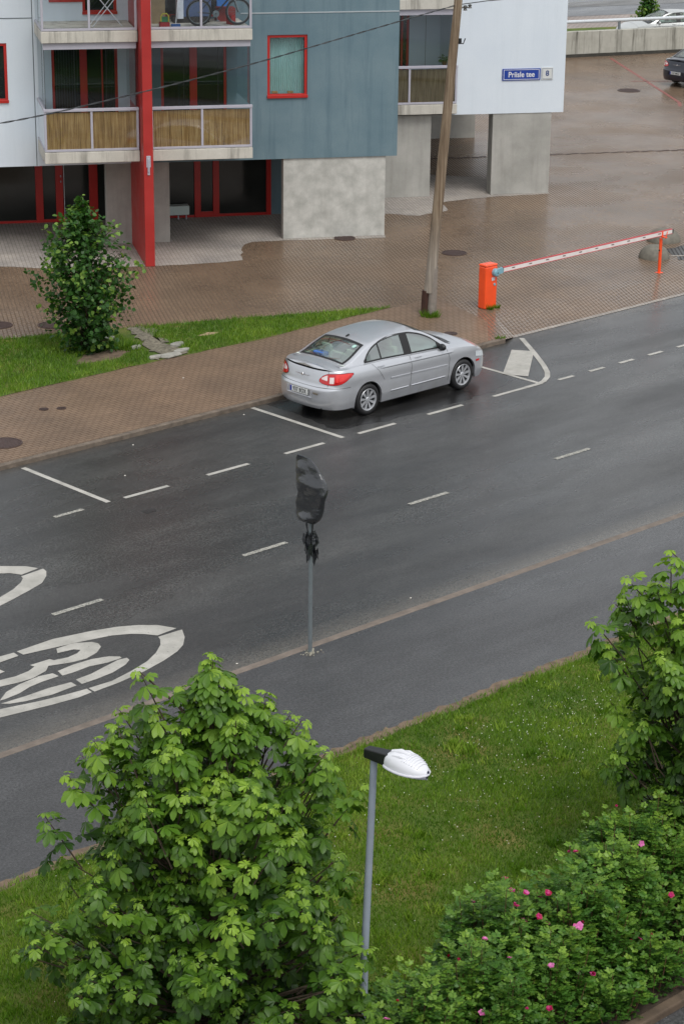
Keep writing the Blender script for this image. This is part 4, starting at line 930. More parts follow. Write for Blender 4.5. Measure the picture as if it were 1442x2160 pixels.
# ============================================================ STREET FURNITURE
bar = empty('barrier_gate', (39.19, 36.15, 0), R(-2.4), 'orange barrier cabinet with a closed red and white boom across the yard entrance', 'barrier')
cab = MB().poly([(-.20, -.13), (.20, -.13), (.20, .13), (-.20, .13)], 0, 1.06).build('cabinet', M['orange'], bar, bevel=.035)
MB().poly([(-.205, -.135), (.205, -.135), (.205, .135), (-.205, .135)], 1.055, 1.11).build('lid', M['orange'], bar, bevel=.03)
MB().box(.0, .11, -.137, -.13, .70, .78).build('label_plate', mat('pale notice', srgb(206, 196, 200), .5, .1, 40), bar)
RXm = Matrix.Rotation(R(90), 4, 'X')
MB().lathe([(0, .02), (.03, .018), (.034, 0)], 18, Matrix.Translation((.10, -.13, .60)) @ RXm).build('lock', mat('blue grey metal', srgb(120, 164, 178), .5, .1, 9), bar, True)
hub = MB().lathe([(0, .11), (.07, .105), (.095, .08), (.10, 0)], 26, Matrix.Translation((.10, -.13, .90)) @ RXm).obox((.19, -.20, .93), (.10, 0, .014), (0, .035, 0), (-.01, 0, .065)).build('pivot_hub', mat('blue grey metal', None), bar, True, angle=40)
MB().lathe([(0, .118), (.016, .115), (.016, .1)], 8, Matrix.Translation((.10, -.13, .90)) @ RXm).build('bolt', M['black'], hub)
a0 = Vector((.28, -.20, .945)); a1 = Vector((6.60, -.16, 1.055)); dx = (a1-a0); Ln = dx.length; dx.normalize(); dzv = Vector((-dx.z, 0, dx.x)); dyv = Vector((0, 1, 0))
def arm(u0, u1, y0, y1, z0, z1): c = a0+dx*(u0+u1)/2+dyv*(y0+y1)/2+dzv*(z0+z1)/2; return c, dx*(u1-u0)/2, dyv*(y1-y0)/2, dzv*(z1-z0)/2
boom = MB().obox(*arm(.03, Ln-.04, -.025, .025, -.055, .055)).build('boom', mat('boom white', srgb(224, 218, 214), .45, .08, 4), bar, bevel=.006)
MB().obox(*arm(.03, Ln-.04, -.028, .028, .050, .066)).obox(*arm(.03, Ln-.04, -.028, .028, -.064, -.050)).build('boom_edge', mat('red rubber edge', srgb(190, 62, 70), .6, .1, 6), boom)
MB().obox(*arm(-.01, .03, -.03, .03, -.06, .06)).obox(*arm(Ln-.04, Ln, -.03, .03, -.06, .06)).build('boom_cap', M['black'], boom, bevel=.006)
mb = MB()
for i in range(10):
    u = .32+i*.60; mb.obox(*arm(u, u+.10, -.027, -.0255, -.006, .020)); 
mb.build('boom_mark', mat('faded maroon print', srgb(96, 66, 66), .7, .5, 60), boom)
mb = MB()
sup = empty('barrier_support_post', (45.34, 35.74, 0), R(-2.4), 'slim orange post with a fork holding the free end of the boom', 'post')
MB().tube([(0, 0, 0), (0, 0, .93)], .042, 16).build('post', M['orange'], sup, True)
MB().poly([(-.08, -.08), (.08, -.08), (.08, .08), (-.08, .08)], 0, .012).build('foot_plate', M['orange'], sup, bevel=.003)
MB().obox((.0, -.10, .965), (.035, 0, 0), (0, .085, 0), (0, 0, .012)).obox((.03, -.155, 1.02), (.012, 0, .012), (0, .01, 0), (.03, 0, .09)).obox((.0, -.045, 1.02), (.02, 0, 0), (0, .01, 0), (0, 0, .085)).build('fork', M['orange'], sup, bevel=.004)
MB().lathe([(0, .012), (.022, .01), (.024, 0)], 14, Matrix.Translation((-.038, 0, .60)) @ Matrix.Rotation(R(-90), 4, 'Y')).build('reflector', M['black'], sup, True)
for (x, y, r, lab) in ((46.62, 36.95, .42, 'concrete dome bollard behind the boom support post, nearer one'), (48.45, 38.1, .47, 'concrete dome bollard farther behind the boom end')):
    o = MB().lathe([(r, 0), (r*.995, .03), (r*.96, .10), (r*.86, .19), (r*.68, .27), (r*.42, .33), (r*.15, .352), (0, .355)], 36).build('dome_bollard', mat('rough wet concrete', srgb(108, 104, 94), .75, .25, 9, .8, 50), None, True, angle=60); o.location = (x, y, 0); tag(o, lab, 'bollard', 'concrete dome bollards')
struct(MB().poly(jag([(46.9, 36.3), (48.2, 35.6), (54, 35.5), (54, 37.6), (49.0, 37.2), (47.6, 37.4)], .08, .3, 3), .006), 'cobble_patch', pavers('cobbles', .3, .12, .12, srgb(92, 92, 92), srgb(78, 78, 80), srgb(48, 46, 44), .3, .5, msize=.02), 'grey cobbled patch beside the bollards', 'paving')
for q in band([(47.1, 36.75), (47.5, 36.45), (48.3, 36.1), (49.3, 35.9)], .12): struct(MB().poly(q, .009), 'patch_edge', M['dry_pav'], 'pale edge of the cobbled patch', 'paving')
# utility pole
pole = empty('utility_pole', (37.62, 36.62, 0), 0, 'tall weathered timber utility pole leaning slightly over the yard edge', 'pole')
lean = Vector((.40, -.37, 0))*1.0
pts = []; rr = []
for i in range(13): z = .56+i*.82; pts.append(Vector((-.02, .02, 0))+lean*(z/7.5)+Vector((0, 0, z))); rr.append(.128-.0042*i)
def squarish(pts, rs, name, m, par, sq=.55, n=16, wob=.006):
    mb = MB(); rows = []
    for p, r in zip(pts, rs): rows.append([Vector((p.x+r*math.copysign(abs(math.cos(a))**sq, math.cos(a))+random.uniform(-wob, wob), p.y+r*math.copysign(abs(math.sin(a))**sq, math.sin(a))+random.uniform(-wob, wob), p.z)) for a in [2*math.pi*k/n+.5 for k in range(n)]])
    for r in rows: r.append(r[0])
    mb.grid(rows); mb.add([v for v in rows[-1][:-1]], [tuple(range(n))]); mb.add([v for v in rows[0][:-1]], [tuple(range(n))]); return mb.build(name, m, par, True, angle=50)
squarish(pts, rr, 'pole', M['timber'], pole, .8)
squarish([Vector((.045, -.045, -.05)), Vector((.05, -.05, .3)), Vector((.055, -.055, .75)), Vector((.07, -.065, 1.2))], [.105, .107, .108, .10], 'concrete_stub', mat('grey stub concrete', srgb(128, 120, 112), .85, .2, 9, .5, 50), pole, .6, 16, .004)
squarish([Vector((-.075, .06, -.02)), Vector((-.07, .055, .25)), Vector((-.055, .04, .60))], [.085, .088, .095], 'burnt_butt', mat('tarred wood', srgb(58, 34, 26), .8, .4, 18, .6, 40), pole, .8, 14, .008)
mb = MB(); P = Vector((.33, -.31, 7.30)); mb.tube([P+Vector((-.0, -.0, .02)), P+Vector((.24, -.22, .03))], .018, 8); mb.lathe([(0, -.05), (.05, -.04), (.03, 0), (.055, .03), (.04, .07), (0, .08)], 12, Matrix.Translation(P+Vector((.17, -.15, .0)))); mb.lathe([(0, -.05), (.05, -.04), (.03, 0), (.05, .03), (0, .06)], 12, Matrix.Translation(P+Vector((.25, -.22, .05))))
mb.build('insulator', mat('glazed insulator', srgb(70, 70, 66), .25, .3, 8), pole, True)
mb = MB(); P = Vector((.355, -.335, 6.5)); mb.tube([P, P+Vector((.12, -.12, .0)), P+Vector((.15, -.15, .12))], .014, 8); mb.obox(P+Vector((.06, -.06, .06)), (.03, -.03, 0), (.02, .02, 0), (0, 0, .06)); mb.build('bracket', M['black'], pole, True)
# twisted cable
pts = []; base = [(8.0, 37.0, 5.75), (25.13, 36.75, 5.93), (28.69, 36.55, 6.22), (32.27, 36.5, 6.6), (33.65, 36.45, 6.79), (36.2, 36.4, 7.13), (38.0, 36.3, 7.38)]
bx_ = interp([(b[0], b[2]) for b in base]); by_ = interp([(b[0], b[1]) for b in base])
mb = MB(); X = np.arange(8, 38.01, .06)
for ph in (0, math.pi): mb.tube([(x, by_(x)+.010*math.cos(x*9+ph), bx_(x)+.010*math.sin(x*9+ph)) for x in X], .0085, 6)
tag(mb.build('power_cable', mat('black cable', srgb(52, 54, 56), .55, .5, .9), None, True), 'twisted overhead power cable running to the leaning timber pole', 'cable')
tag(MB().tube([(38.0, 36.3, 7.38), (39.0, 36.3, 7.40), (41.5, 36.4, 7.36), (60, 37, 8.4)], .012, 6).build('power_cable', mat('black cable', None), None, True), 'overhead cable leaving the pole past the white end block', 'cable')
# covered traffic sign
sg = empty('traffic_sign', (21.4, 23.19, 0), 0, 'traffic sign wrapped in black plastic on a grey pole beside the road', 'sign')
MB().tube([(0, 0, 0), (0, 0, 3.0)], .032, 16).build('pole', M['steel'], sg, True)
def bag():
    n = 34; mM = 40; rows = []
    lw = interp([(0, .30), (.05, .34), (.1, .345), (.45, .30), (.55, .255), (.72, .30), (.9, .31), (.97, .29), (1, .26)])     # half widths far and near side
    rw_ = interp([(0, -.02), (.04, .06), (.1, .14), (.2, .22), (.32, .30), (.45, .335), (.6, .30), (.8, .25), (.93, .18), (1, .10)])
    th = interp([(0, .012), (.1, .04), (.25, .09), (.38, .13), (.46, .11), (.6, .07), (.85, .09), (.93, .11), (1, .05)])
    for i in range(mM+1):
        f = i/mM; z = 3.12-f*.99; L_ = lw(f); Rr = rw_(f); T = th(f); row = []
        for k in range(n):
            a = 2*math.pi*k/n; ca, sa = math.cos(a), math.sin(a)
            y = (L_-(-Rr))/2*(-ca)*1. ; mid = (L_-Rr)/2
            yy = mid+((L_+Rr)/2)*(-ca); x = T*math.copysign(abs(sa)**.7, sa)
            p = Vector((x, yy, z)); nz_ = noise.fractal(Vector((x*3, yy*4, z*3)), 1, 2, 4)*.035+noise.noise(Vector((yy*2+z*5, z*1.5, 3)))*.03
            p.x += nz_*(1 if sa < 0 else .4); p.z += .05*(yy)*(1-f)
            row.append(p)
        row.append(row[0].copy()); rows.append(row)
    mb = MB(); mb.grid(rows); mb.add(rows[0][:-1], [tuple(range(n))]); mb.add(rows[-1][:-1], [tuple(range(n))])
    return mb
t = NT('black plastic sheet'); M['bag'] = t.set(Base_Color=(.012, .014, .018, 1), Roughness=.22, Specular_IOR_Level=.8, Coat_Weight=.5, Normal=t.bump(t.noise(7, 4, t.map(scale=(1, 1, 2)), .55), .5, .04))
bag().build('bag', M['bag'], sg, True, angle=28)
mb = MB()
mb.tube([(-.02, .09, 2.16), (-.03, .05, 2.02), (-.035, .02, 1.93), (-.04, -.0, 1.8)], [.02, .014, .014, .018], 7); mb.tube([(-.02, -.07, 2.16), (-.03, -.06, 2.0), (-.035, -.01, 1.9), (-.04, .02, 1.76)], [.018, .013, .013, .016], 7)
for i in range(60):
    a = random.uniform(0, 6.28); z = random.uniform(1.66, 2.0); r = random.uniform(.05, .13); l_ = random.uniform(.1, .30); c = Vector((r*.55*math.cos(a), r*math.sin(a), z)); o_ = Vector((random.uniform(-.02, .02), random.uniform(-.045, .045), -l_)); s_ = Vector((random.uniform(-.03, .03), random.uniform(-.03, .03), 0))
    mb.add([c, c+s_, c+s_*1.6+o_*.6, c+o_, c+o_*.5-s_*.7], [(0, 1, 2, 4), (4, 2, 3)])
mb.tube([(0, 0, 1.93), (0, 0, 1.62)], [.045, .055], 10)
mb.build('tied_rag', M['bag'], sg)
mb = MB()
for i in range(60):
    a = random.uniform(0, 6.28); r = abs(random.gauss(0, .085)); x = r*math.cos(a)*1.1; y = r*math.sin(a)-.02; s_ = random.uniform(.006, .017)
    mb.obox((x, y, s_*.5), (s_, 0, random.uniform(-.3, .3)*s_), (0, s_*.8, 0), (0, 0, s_*.7))
tag(mb.build('footing_rubble', mat('pale rubble', srgb(150, 146, 132), .9, .35, 30), sg, bevel=.004), kind='stuff')
# street lamp
lp = empty('street_lamp', (14.17, 14.49, 0), 0, 'grey street lamp post with black bracket and white lantern above the lawn', 'street lamp')
MB().tube([(0, 0, 0), (0.0, 0.0, 1.4), (.045, -.045, 3.68)], [.043, .041, .036], 18).build('pole', mat('painted lamp post', srgb(136, 145, 155), .5, .08, 5), lp, True)
hx = Vector((.10, -.99, .035)).normalized(); hy = Vector((.99, .10, 0)).normalized(); hz = hx.cross(hy)*-1
if hz.z < 0: hz = -hz
O = Vector((.045, -.045, 3.72))
def LP(a, b, c): return O+hx*a+hy*b+hz*c
mb = MB(); q0 = [(-.10, -.055, -.045), (-.10, .055, -.045), (-.10, .05, .055), (-.10, -.05, .055)]; q1 = [(.26, -.085, -.05), (.26, .085, -.05), (.26, .07, .085), (.26, -.07, .085)]
mb.add([LP(*v) for v in q0+q1], [(0, 1, 2, 3), (7, 6, 5, 4), (0, 4, 5, 1), (1, 5, 6, 2), (2, 6, 7, 3), (3, 7, 4, 0)]); mb.build('bracket', M['black'], lp, bevel=.012)
def shell(prof, m, name, par, n=18, lower=False):
    rows = []
    for a, wd, top, bot_ in prof:
        row = []
        for k in range(n+1):
            th = math.pi*k/n; y = wd*math.cos(th)
            z = (bot_-.0)+(top-bot_)*max(0, math.sin(th))**.75 if not lower else bot_-(top)*max(0, math.sin(th))**.8
            row.append(LP(a, y, z))
        rows.append(row)
    return MB().grid(rows).build(name, m, par, True, angle=50, recalc=False)
prof = [(.20, .09, .08, -.03), (.22, .105, .095, -.03), (.30, .13, .12, -.03), (.38, .145, .13, -.03), (.46, .148, .125, -.03), (.53, .138, .105, -.03), (.60, .115, .07, -.03), (.65, .078, .035, -.03), (.68, .02, -.015, -.03)]
hs_ = shell(prof, M['white'], 'lantern_housing', lp)
mb = MB(); rows = []
for s_ in (1.035, 1.035): rows.append([LP(a, w_*s_, -.045 if s_ is None else -.03) for a, w_, t_, b_ in prof])
rim = [LP(a, w_*1.04, -.034) for a, w_, t_, b_ in prof]+[LP(a, -w_*1.04, -.034) for a, w_, t_, b_ in prof[::-1]]
mb.tube(rim+[rim[0]], .013, 8, False); mb.build('lantern_rim', mat('rim grey', srgb(200, 200, 208), .35, .05), hs_, True)
shell([(a, w_*.95, .05 if .25 < a < .7 else .01, -.035) for a, w_, t_, b_ in prof], mat('lamp bowl', srgb(170, 172, 184), .2, .05, coat=.6), 'lamp_bowl', hs_, lower=True)
mb = MB()
for i in range(7):
    a = .45+i*.028; f = interp([(p_[0], p_[2]) for p_ in prof]); wf = interp([(p_[0], p_[1]) for p_ in prof]); 
    mb.tube([LP(a, wf(a)*.75*k, -.03+(f(a)+.03)*math.sqrt(max(0, 1-(k*.75)**2))**.75+.004) for k in (-1, -.6, -.2, .2, .6, 1)], .0055, 6)
mb.tube([LP(.24, .0, .10), LP(.36, .0, .125), LP(.48, 0, .12)], [.02, .035, .02], 10); mb.tube([LP(.30, .07, .095), LP(.40, .075, .11), LP(.48, .07, .10)], [.012, .02, .012], 8); mb.tube([LP(.30, -.07, .095), LP(.40, -.075, .11), LP(.48, -.07, .10)], [.012, .02, .012], 8)
mb.build('cooling_ribs', M['white'], hs_, True)
MB().lathe([(0, .03), (.02, .025), (.022, -.02), (0, -.022)], 14, Matrix.Translation(LP(.665, .025, -.03))).build('latch', mat('navy plastic', srgb(24, 24, 54), .3), hs_, True)

# ============================================================ VEGETATION
def unit(v): return v/np.maximum(1e-9, np.linalg.norm(v, axis=-1, keepdims=True))
def leaf_template(kind):
    if kind == 'leaflet':     # obovate, base at origin along +x, unit length, 10 vertices
        V = np.array([(0, 0, 0), (.35, 0, .015), (.72, 0, .01), (1, 0, -.10), (.33, .10, .05), (.70, .21, .05), (.90, .13, -.02), (.33, -.10, .05), (.70, -.21, .05), (.90, -.13, -.02)], float)
        F = [(0, 1, 4, 4), (1, 2, 5, 4), (2, 3, 6, 5), (0, 7, 1, 1), (1, 7, 8, 2), (2, 8, 9, 3)]
        F = [(0, 1, 4), (1, 2, 5), (1, 5, 4), (2, 3, 6), (2, 6, 5), (0, 7, 1), (1, 8, 2), (1, 7, 8), (2, 9, 3), (2, 8, 9)]
        return V, np.array(F)
    if kind == 'round':       # heart-shaped leaf
        V = np.array([(0, 0, 0), (.5, 0, -.04), (1, 0, -.14), (.12, .30, .04), (.48, .46, .05), (.82, .24, -.03), (.12, -.30, .04), (.48, -.46, .05), (.82, -.24, -.03)], float)
        F = [(0, 1, 4), (0, 4, 3), (1, 2, 5), (1, 5, 4), (0, 7, 1), (0, 6, 7), (1, 8, 2), (1, 7, 8)]
        return V, np.array(F)
    V = np.array([(0, 0, 0), (.5, .32, .04), (1, 0, -.05), (.5, -.32, .04), (.5, 0, 0)], float); return V, np.array([(0, 4, 1), (4, 2, 1), (0, 3, 4), (3, 2, 4)])
def place(tmpl, pos, xd, zd, size, tint, wid=None):
    """instances -> one mesh; pos, xd (direction), zd (face normal) (n,3), size (n,)"""
    V, F = tmpl; n = len(pos); xd = unit(xd); yd = unit(np.cross(zd, xd)); zz = np.cross(xd, yd)
    wd = np.ones(n) if wid is None else wid
    P = pos[:, None, :]+size[:, None, None]*(V[None, :, 0:1]*xd[:, None, :]+V[None, :, 1:2]*yd[:, None, :]*wd[:, None, None]+V[None, :, 2:3]*zz[:, None, :])
    k = len(V); FF = (F[None]+(np.arange(n)*k)[:, None, None]).reshape(-1, 3)
    return P.reshape(-1, 3), FF, np.repeat(tint, k)
def palmate(pos, axis, normal, size, tint, r):
    """seven leaflets fanned round the petiole end; axis = direction of the middle leaflet"""
    ax = unit(axis); nm = unit(normal-ax*np.sum(normal*ax, 1, keepdims=True)); sd = np.cross(nm, ax); ps = []; xd = []; zd = []; sz = []; ti = []
    for k, (ang, s) in enumerate(((0, 1), (.62, .95), (-.62, .95), (1.22, .78), (-1.22, .78), (1.95, .5), (-1.95, .5))):
        a = ang+r.normal(0, .07, len(pos)); d = ax*np.cos(a)[:, None]+sd*np.sin(a)[:, None]-nm*(.22+.12*r.random(len(pos)))[:, None]
        ps.append(pos); xd.append(d); zd.append(nm+r.normal(0, .15, nm.shape)); sz.append(size*s*r.uniform(.9, 1.1, len(pos))); ti.append(tint+r.normal(0, .06, len(pos)))
    return np.concatenate(ps), np.concatenate(xd), np.concatenate(zd), np.concatenate(sz), np.clip(np.concatenate(ti), 0, 1)
def chestnut(name, base, height, prof, nshoot, seed, label, tips=(), cut=None, lsize=.18):
    """prof: (height fraction, radius); tips: extra leader shoots (x, y, z) relative to the base"""
    r = np.random.default_rng(seed); root = empty(name, base, 0, label, 'tree', 'horse chestnut saplings on the lawn')
    rad = interp(prof); S = []
    rmax = max(p_[1] for p_ in prof)
    for i in range(nshoot):
        f = r.random()**.8
        while r.random() > (rad(f)/rmax)**.9+.03: f = r.random()**.8
        z = f*height; R_ = rad(f); a = r.uniform(0, 2*math.pi)
        lob = 1+.20*math.sin(3*a+seed+z*1.3)+.17*math.sin(5*a-z*2.6)
        q = (r.random()**.42)*lob; S.append((R_*q*math.cos(a), R_*q*math.sin(a), z-.12*R_*q*q+(.30*math.sin(5*a+seed)*q if f > .45 else 0), q, f))
    for t_ in tips: S.append((*t_, 1.1, 1.0))
    S = np.array(S); pos = S[:, :3]
    rel = pos-np.array([0, 0, 0]); out = unit(np.stack([pos[:, 0], pos[:, 1], np.full(len(S), .7)+S[:, 4]*1.4], 1)+r.normal(0, .25, pos.shape))
    P = []; A = []; N = []; Sz = []; T = []; twig = MB()
    for i in range(len(S)):
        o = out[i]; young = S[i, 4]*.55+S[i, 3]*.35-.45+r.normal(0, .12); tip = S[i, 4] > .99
        nl = 3 if S[i, 3] < .6 else 4; Ls = .26 if not tip else .5
        for j in range(nl+(3 if tip else 0)):
            back = j*(.085 if not tip else .10); node = pos[i]-o*back; a0 = r.uniform(0, 3.14)+j*1.57
            u = unit(np.cross(o, r.normal(size=3))); v = np.cross(o, u)
            for sgn in (0, math.pi):
                d = u*math.cos(a0+sgn)+v*math.sin(a0+sgn); pet = (.04+.035*j)*r.uniform(.8, 1.25); lp_ = node+(d*.85+o*.5)*pet
                ax = unit(d+o*.15+np.array([0, 0, -.25-.3*r.random()])); nm = np.array([0, 0, 1.])+d*.35+o*.25+r.normal(0, .22, 3)
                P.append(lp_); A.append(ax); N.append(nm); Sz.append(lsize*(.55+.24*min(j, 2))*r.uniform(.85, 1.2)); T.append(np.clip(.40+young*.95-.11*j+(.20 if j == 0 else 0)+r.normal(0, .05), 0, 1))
        if S[i, 3] > .45 and i % 1 == 0: twig.tube([pos[i]-o*(.55+.2*r.random()), pos[i]-o*.25, pos[i]], [.011, .007, .004], 5, False)
    ps, xd, zd, sz, ti = palmate(np.array(P), np.array(A), np.array(N), np.array(Sz), np.array(T), r)
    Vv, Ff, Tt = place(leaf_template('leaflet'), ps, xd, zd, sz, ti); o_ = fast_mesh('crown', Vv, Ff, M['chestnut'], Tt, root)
    br = MB(); br.tube([(0, 0, -.05), (.02, 0, .5), (-.02, .03, 1.4), (0, 0, height*.55), (.02, -.02, height*.9)], [.075, .06, .045, .03, .012], 10)
    idx = r.choice(len(S), min(70, len(S)), replace=False)
    for i in idx:
        z0 = max(.25, pos[i][2]-np.hypot(pos[i][0], pos[i][1])*.9-.15); m = pos[i]*.5+np.array([0, 0, z0*.5+.05]); br.tube([(0, 0, z0), tuple(m), tuple(pos[i])], [.022, .015, .006], 6, False)
    br.build('trunk', M['bark'], root, True); twig.build('twigs', M['bark'], root)
    return root
chestnut('chestnut_tree', (13.37, 15.94, 0), 4.36, [(0, 1.5), (.12, 1.82), (.3, 1.80), (.48, 1.58), (.62, 1.36), (.73, 1.10), (.81, .88), (.87, .52), (.92, .16), (1, .04)], 640, 4,
         'large bushy horse chestnut sapling in front of the painted 30 on the road', tips=[(.0, -.0, 4.5), (.03, -.04, 4.35), (-.545, .514, 4.38), (-.43, .41, 4.0), (.39, -.365, 4.05), (.2, -.2, 4.2), (.66, -.62, 3.85), (.85, -.8, 3.5), (-.9, .84, 3.6), (-.7, .7, 3.75), (-1.1, 1.04, 3.2), (-1.3, 1.2, 2.75), (1.15, -1.05, 3.1), (-.15, .3, 4.15)], lsize=.158)
chestnut('chestnut_tree', (20.35, 14.75, 0), 4.1, [(0, .5), (.12, .75), (.3, .95), (.5, 1.12), (.68, 1.25), (.80, 1.1), (.9, .62), (1, .15)], 380, 11,
         'tall horse chestnut sapling at the right frame edge behind the roses', tips=[(-0.49, 0.47, 4.27), (-0.87, 0.82, 3.93), (-1.13, 1.08, 3.37), (-1.02, 0.97, 3.07), (-0.62, 0.59, 3.87), (-0.38, 0.36, 4.12), (-0.95, 0.9, 2.32)], lsize=.17)
chestnut('chestnut_tree', (14.0, 17.35, 0), 3.0, [(0, .35), (.3, .6), (.6, .55), (.85, .35), (1, .1)], 46, 21, 'slim low chestnut shoot on the lawn between the big sapling and the lamp', lsize=.14)
# lime tree
def bushy(name, base, height, prof, nleaf, seed, label, cat, m, lsize, kind='round', group=None, trunk=(.05, .02), bright=.08, cluster=9, par_name='crown', lean=(0, 0)):
    r = np.random.default_rng(seed); root = empty(name, base, 0, label, cat, group); rad = interp(prof); nc = nleaf//cluster
    P = []; D = []; T = []; tw = MB()
    for i in range(nc):
        f = r.random()**.9; a = r.uniform(0, 6.283); lob = 1+.24*math.sin(3*a+f*7+seed)+.20*math.sin(7*a-f*14); q = r.random()**.38*lob; Rr = rad(f)*q
        c = np.array([Rr*math.cos(a)+lean[0]*f, Rr*math.sin(a)+lean[1]*f, f*height]); o = unit(np.array([math.cos(a), math.sin(a), .55+f])+r.normal(0, .3, 3)); y = r.random() < bright*(1.6*q)
        for j in range(cluster):
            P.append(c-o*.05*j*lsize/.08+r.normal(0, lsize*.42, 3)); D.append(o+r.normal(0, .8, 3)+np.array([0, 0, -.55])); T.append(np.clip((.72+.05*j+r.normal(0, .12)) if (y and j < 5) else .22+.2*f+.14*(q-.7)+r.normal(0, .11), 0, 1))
        if i % 5 == 0: z0 = max(.15, c[2]-Rr*1.0-.1); tw.tube([(lean[0]*f*.6, lean[1]*f*.6, z0), tuple(c*.5+np.array([lean[0]*f*.3, lean[1]*f*.3, z0*.5+.05])), tuple(c)], [.014, .009, .004], 5, False)
    P = np.array(P); D = np.array(D); n = len(P); Nn = np.array([0, 0, 1.])+r.normal(0, .55, (n, 3))+unit(P-np.array([0, 0, height*.5]))*.5
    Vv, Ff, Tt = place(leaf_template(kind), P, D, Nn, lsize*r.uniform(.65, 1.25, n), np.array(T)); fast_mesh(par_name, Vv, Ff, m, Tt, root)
    tb = MB(); tb.tube([(0, 0, -.05), (.01, .01, height*.4), (lean[0]*.8, lean[1]*.8, height*.9)], [trunk[0], trunk[0]*.7, trunk[1]*.5], 9); tb.v = tb.v; 
    ob = tb.build('trunk', M['bark'], root, True); tw.build('branches', M['bark'], root); return root
bushy('lime_tree', (29.4, 39.28, 0), 3.5, [(0, .30), (.06, .60), (.18, .80), (.35, .98), (.46, 1.05), (.58, 1.0), (.72, .90), (.84, .66), (.92, .30), (1, .06)], 6400, 5, 'young lime tree with pale new tips on the grass strip by the building', 'tree', M['lime_leaf'], .105, bright=.16, lean=(-.08, .1))
bushy('young_tree', tuple(B(36.2, 99.4, .02)), 2.0, [(0, .7), (.2, .8), (.4, .62), (.7, .42), (1, .15)], 2600, 6, 'small green tree beside the pale car beyond the guard rail', 'tree', M['lime_leaf'], .12, bright=.5)
# rose bushes
def rose(base, rx, ry, h, seed, label, flowers, spots=()):
    r = np.random.default_rng(seed); base = (base[0], base[1]+(.18 if h > .8 else 0), 0); h *= 1.12; rx *= .94; ry *= .95; root = empty('rose_bush', base, 0, label, 'bush', 'rose bushes of the hedge'); P = []; X = []; Z = []; S = []; T = []
    ncane = int(330*rx*ry*h/.8); surf = []; st = MB()
    for i in range(ncane):
        a = r.uniform(0, 6.283); q = math.sqrt(r.random()); x = rx*q*math.cos(a); y = ry*q*math.sin(a); lob = 1+.12*math.sin(4*a+seed)+.1*r.normal()
        zt = h*math.sqrt(max(.05, 1-.88*q*q))*lob*r.uniform(.8, 1.06); o = unit(np.array([x*.5/rx, y*.5/ry, 1.])+r.normal(0, .22, 3)); tip = np.array([x, y, zt]); surf.append((tip, o))
        yb = r.normal(.0, .1)
        for j in range(8):
            nd = tip-o*(.012+.055*j); aa = r.uniform(0, 6.283); d = unit(np.array([math.cos(aa), math.sin(aa), .35+.1*(3-j)*.3])+o*.2); L_ = r.uniform(.08, .125)*(.7+.08*min(j, 4)); side = unit(np.cross(np.array([0, 0, 1.]), d)); up = np.cross(d, side)
            tt = np.clip(.66-.06*j+yb+.3*(zt/h-.8)+r.normal(0, .08), 0, 1)
            for (f, s) in ((.35, 1), (.35, -1), (.62, 1), (.62, -1), (.86, 1), (.86, -1), (1., 0)):
                P.append(nd+d*L_*f-up*.02*f*f); X.append((side*s+d*.55-up*.15) if s else d); Z.append(up*1.+r.normal(0, .3, 3)); S.append(.052*r.uniform(.8, 1.2)); T.append(tt+r.normal(0, .05))
        if i % 4 == 0: st.tube([(x*.5, y*.5, 0), (x*.85, y*.85, zt*.55), tuple(tip)], [.007, .005, .003], 4, False)
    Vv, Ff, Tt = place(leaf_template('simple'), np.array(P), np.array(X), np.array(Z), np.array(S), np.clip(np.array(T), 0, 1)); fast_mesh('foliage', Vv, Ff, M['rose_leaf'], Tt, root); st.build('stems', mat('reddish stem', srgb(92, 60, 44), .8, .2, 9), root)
    for k in range(flowers+len(spots)):
        tip, o = surf[r.integers(len(surf))]; bud = r.random() < .4
        if k >= flowers: tip = np.array([spots[k-flowers][0]-base[0], spots[k-flowers][1]-base[1], spots[k-flowers][2]]); tip, o = min(surf, key=lambda q_: (q_[0][0]-tip[0])**2+(q_[0][1]-tip[1])**2+max(0, .75*h-q_[0][2])*2); tip = tip+np.array([.03*(k % 3-1), .03*(k % 2), 0]); bud = False; o = unit(o+np.array([-.3, -.4, .3]))
        c = tip+o*.06+np.array([0, 0, .03]); pp = []; xx = []; zz = []; ss = []; tt = []; np_ = 5 if not bud else 4; a0 = r.uniform(0, 6); u = unit(np.cross(o, r.normal(size=3))); v = np.cross(o, u); ty = r.choice([.15, .5, .85])
        for ring in range(1 if bud else 2):
            for j in range(np_+ring):
                a = a0+ring*.5+6.283*j/(np_+ring); d = u*math.cos(a)+v*math.sin(a); op = .9 if bud else .35+.5*ring; pp.append(c); xx.append(d*(.25 if bud else 1)+o*op); zz.append(o-d*.4); ss.append((.034 if bud else .040-.009*ring)*r.uniform(.85, 1.2)); tt.append(np.clip(ty+r.normal(0, .12)+.2*ring-(.3 if bud else 0), 0, 1))
        Vv, Ff, Tt = place(leaf_template('round'), np.array(pp), np.array(xx), np.array(zz), np.array(ss), np.array(tt), np.full(len(pp), 1.25)); fast_mesh('bud' if bud else 'blossom', Vv, Ff, M['petal'], Tt, root)
    return root
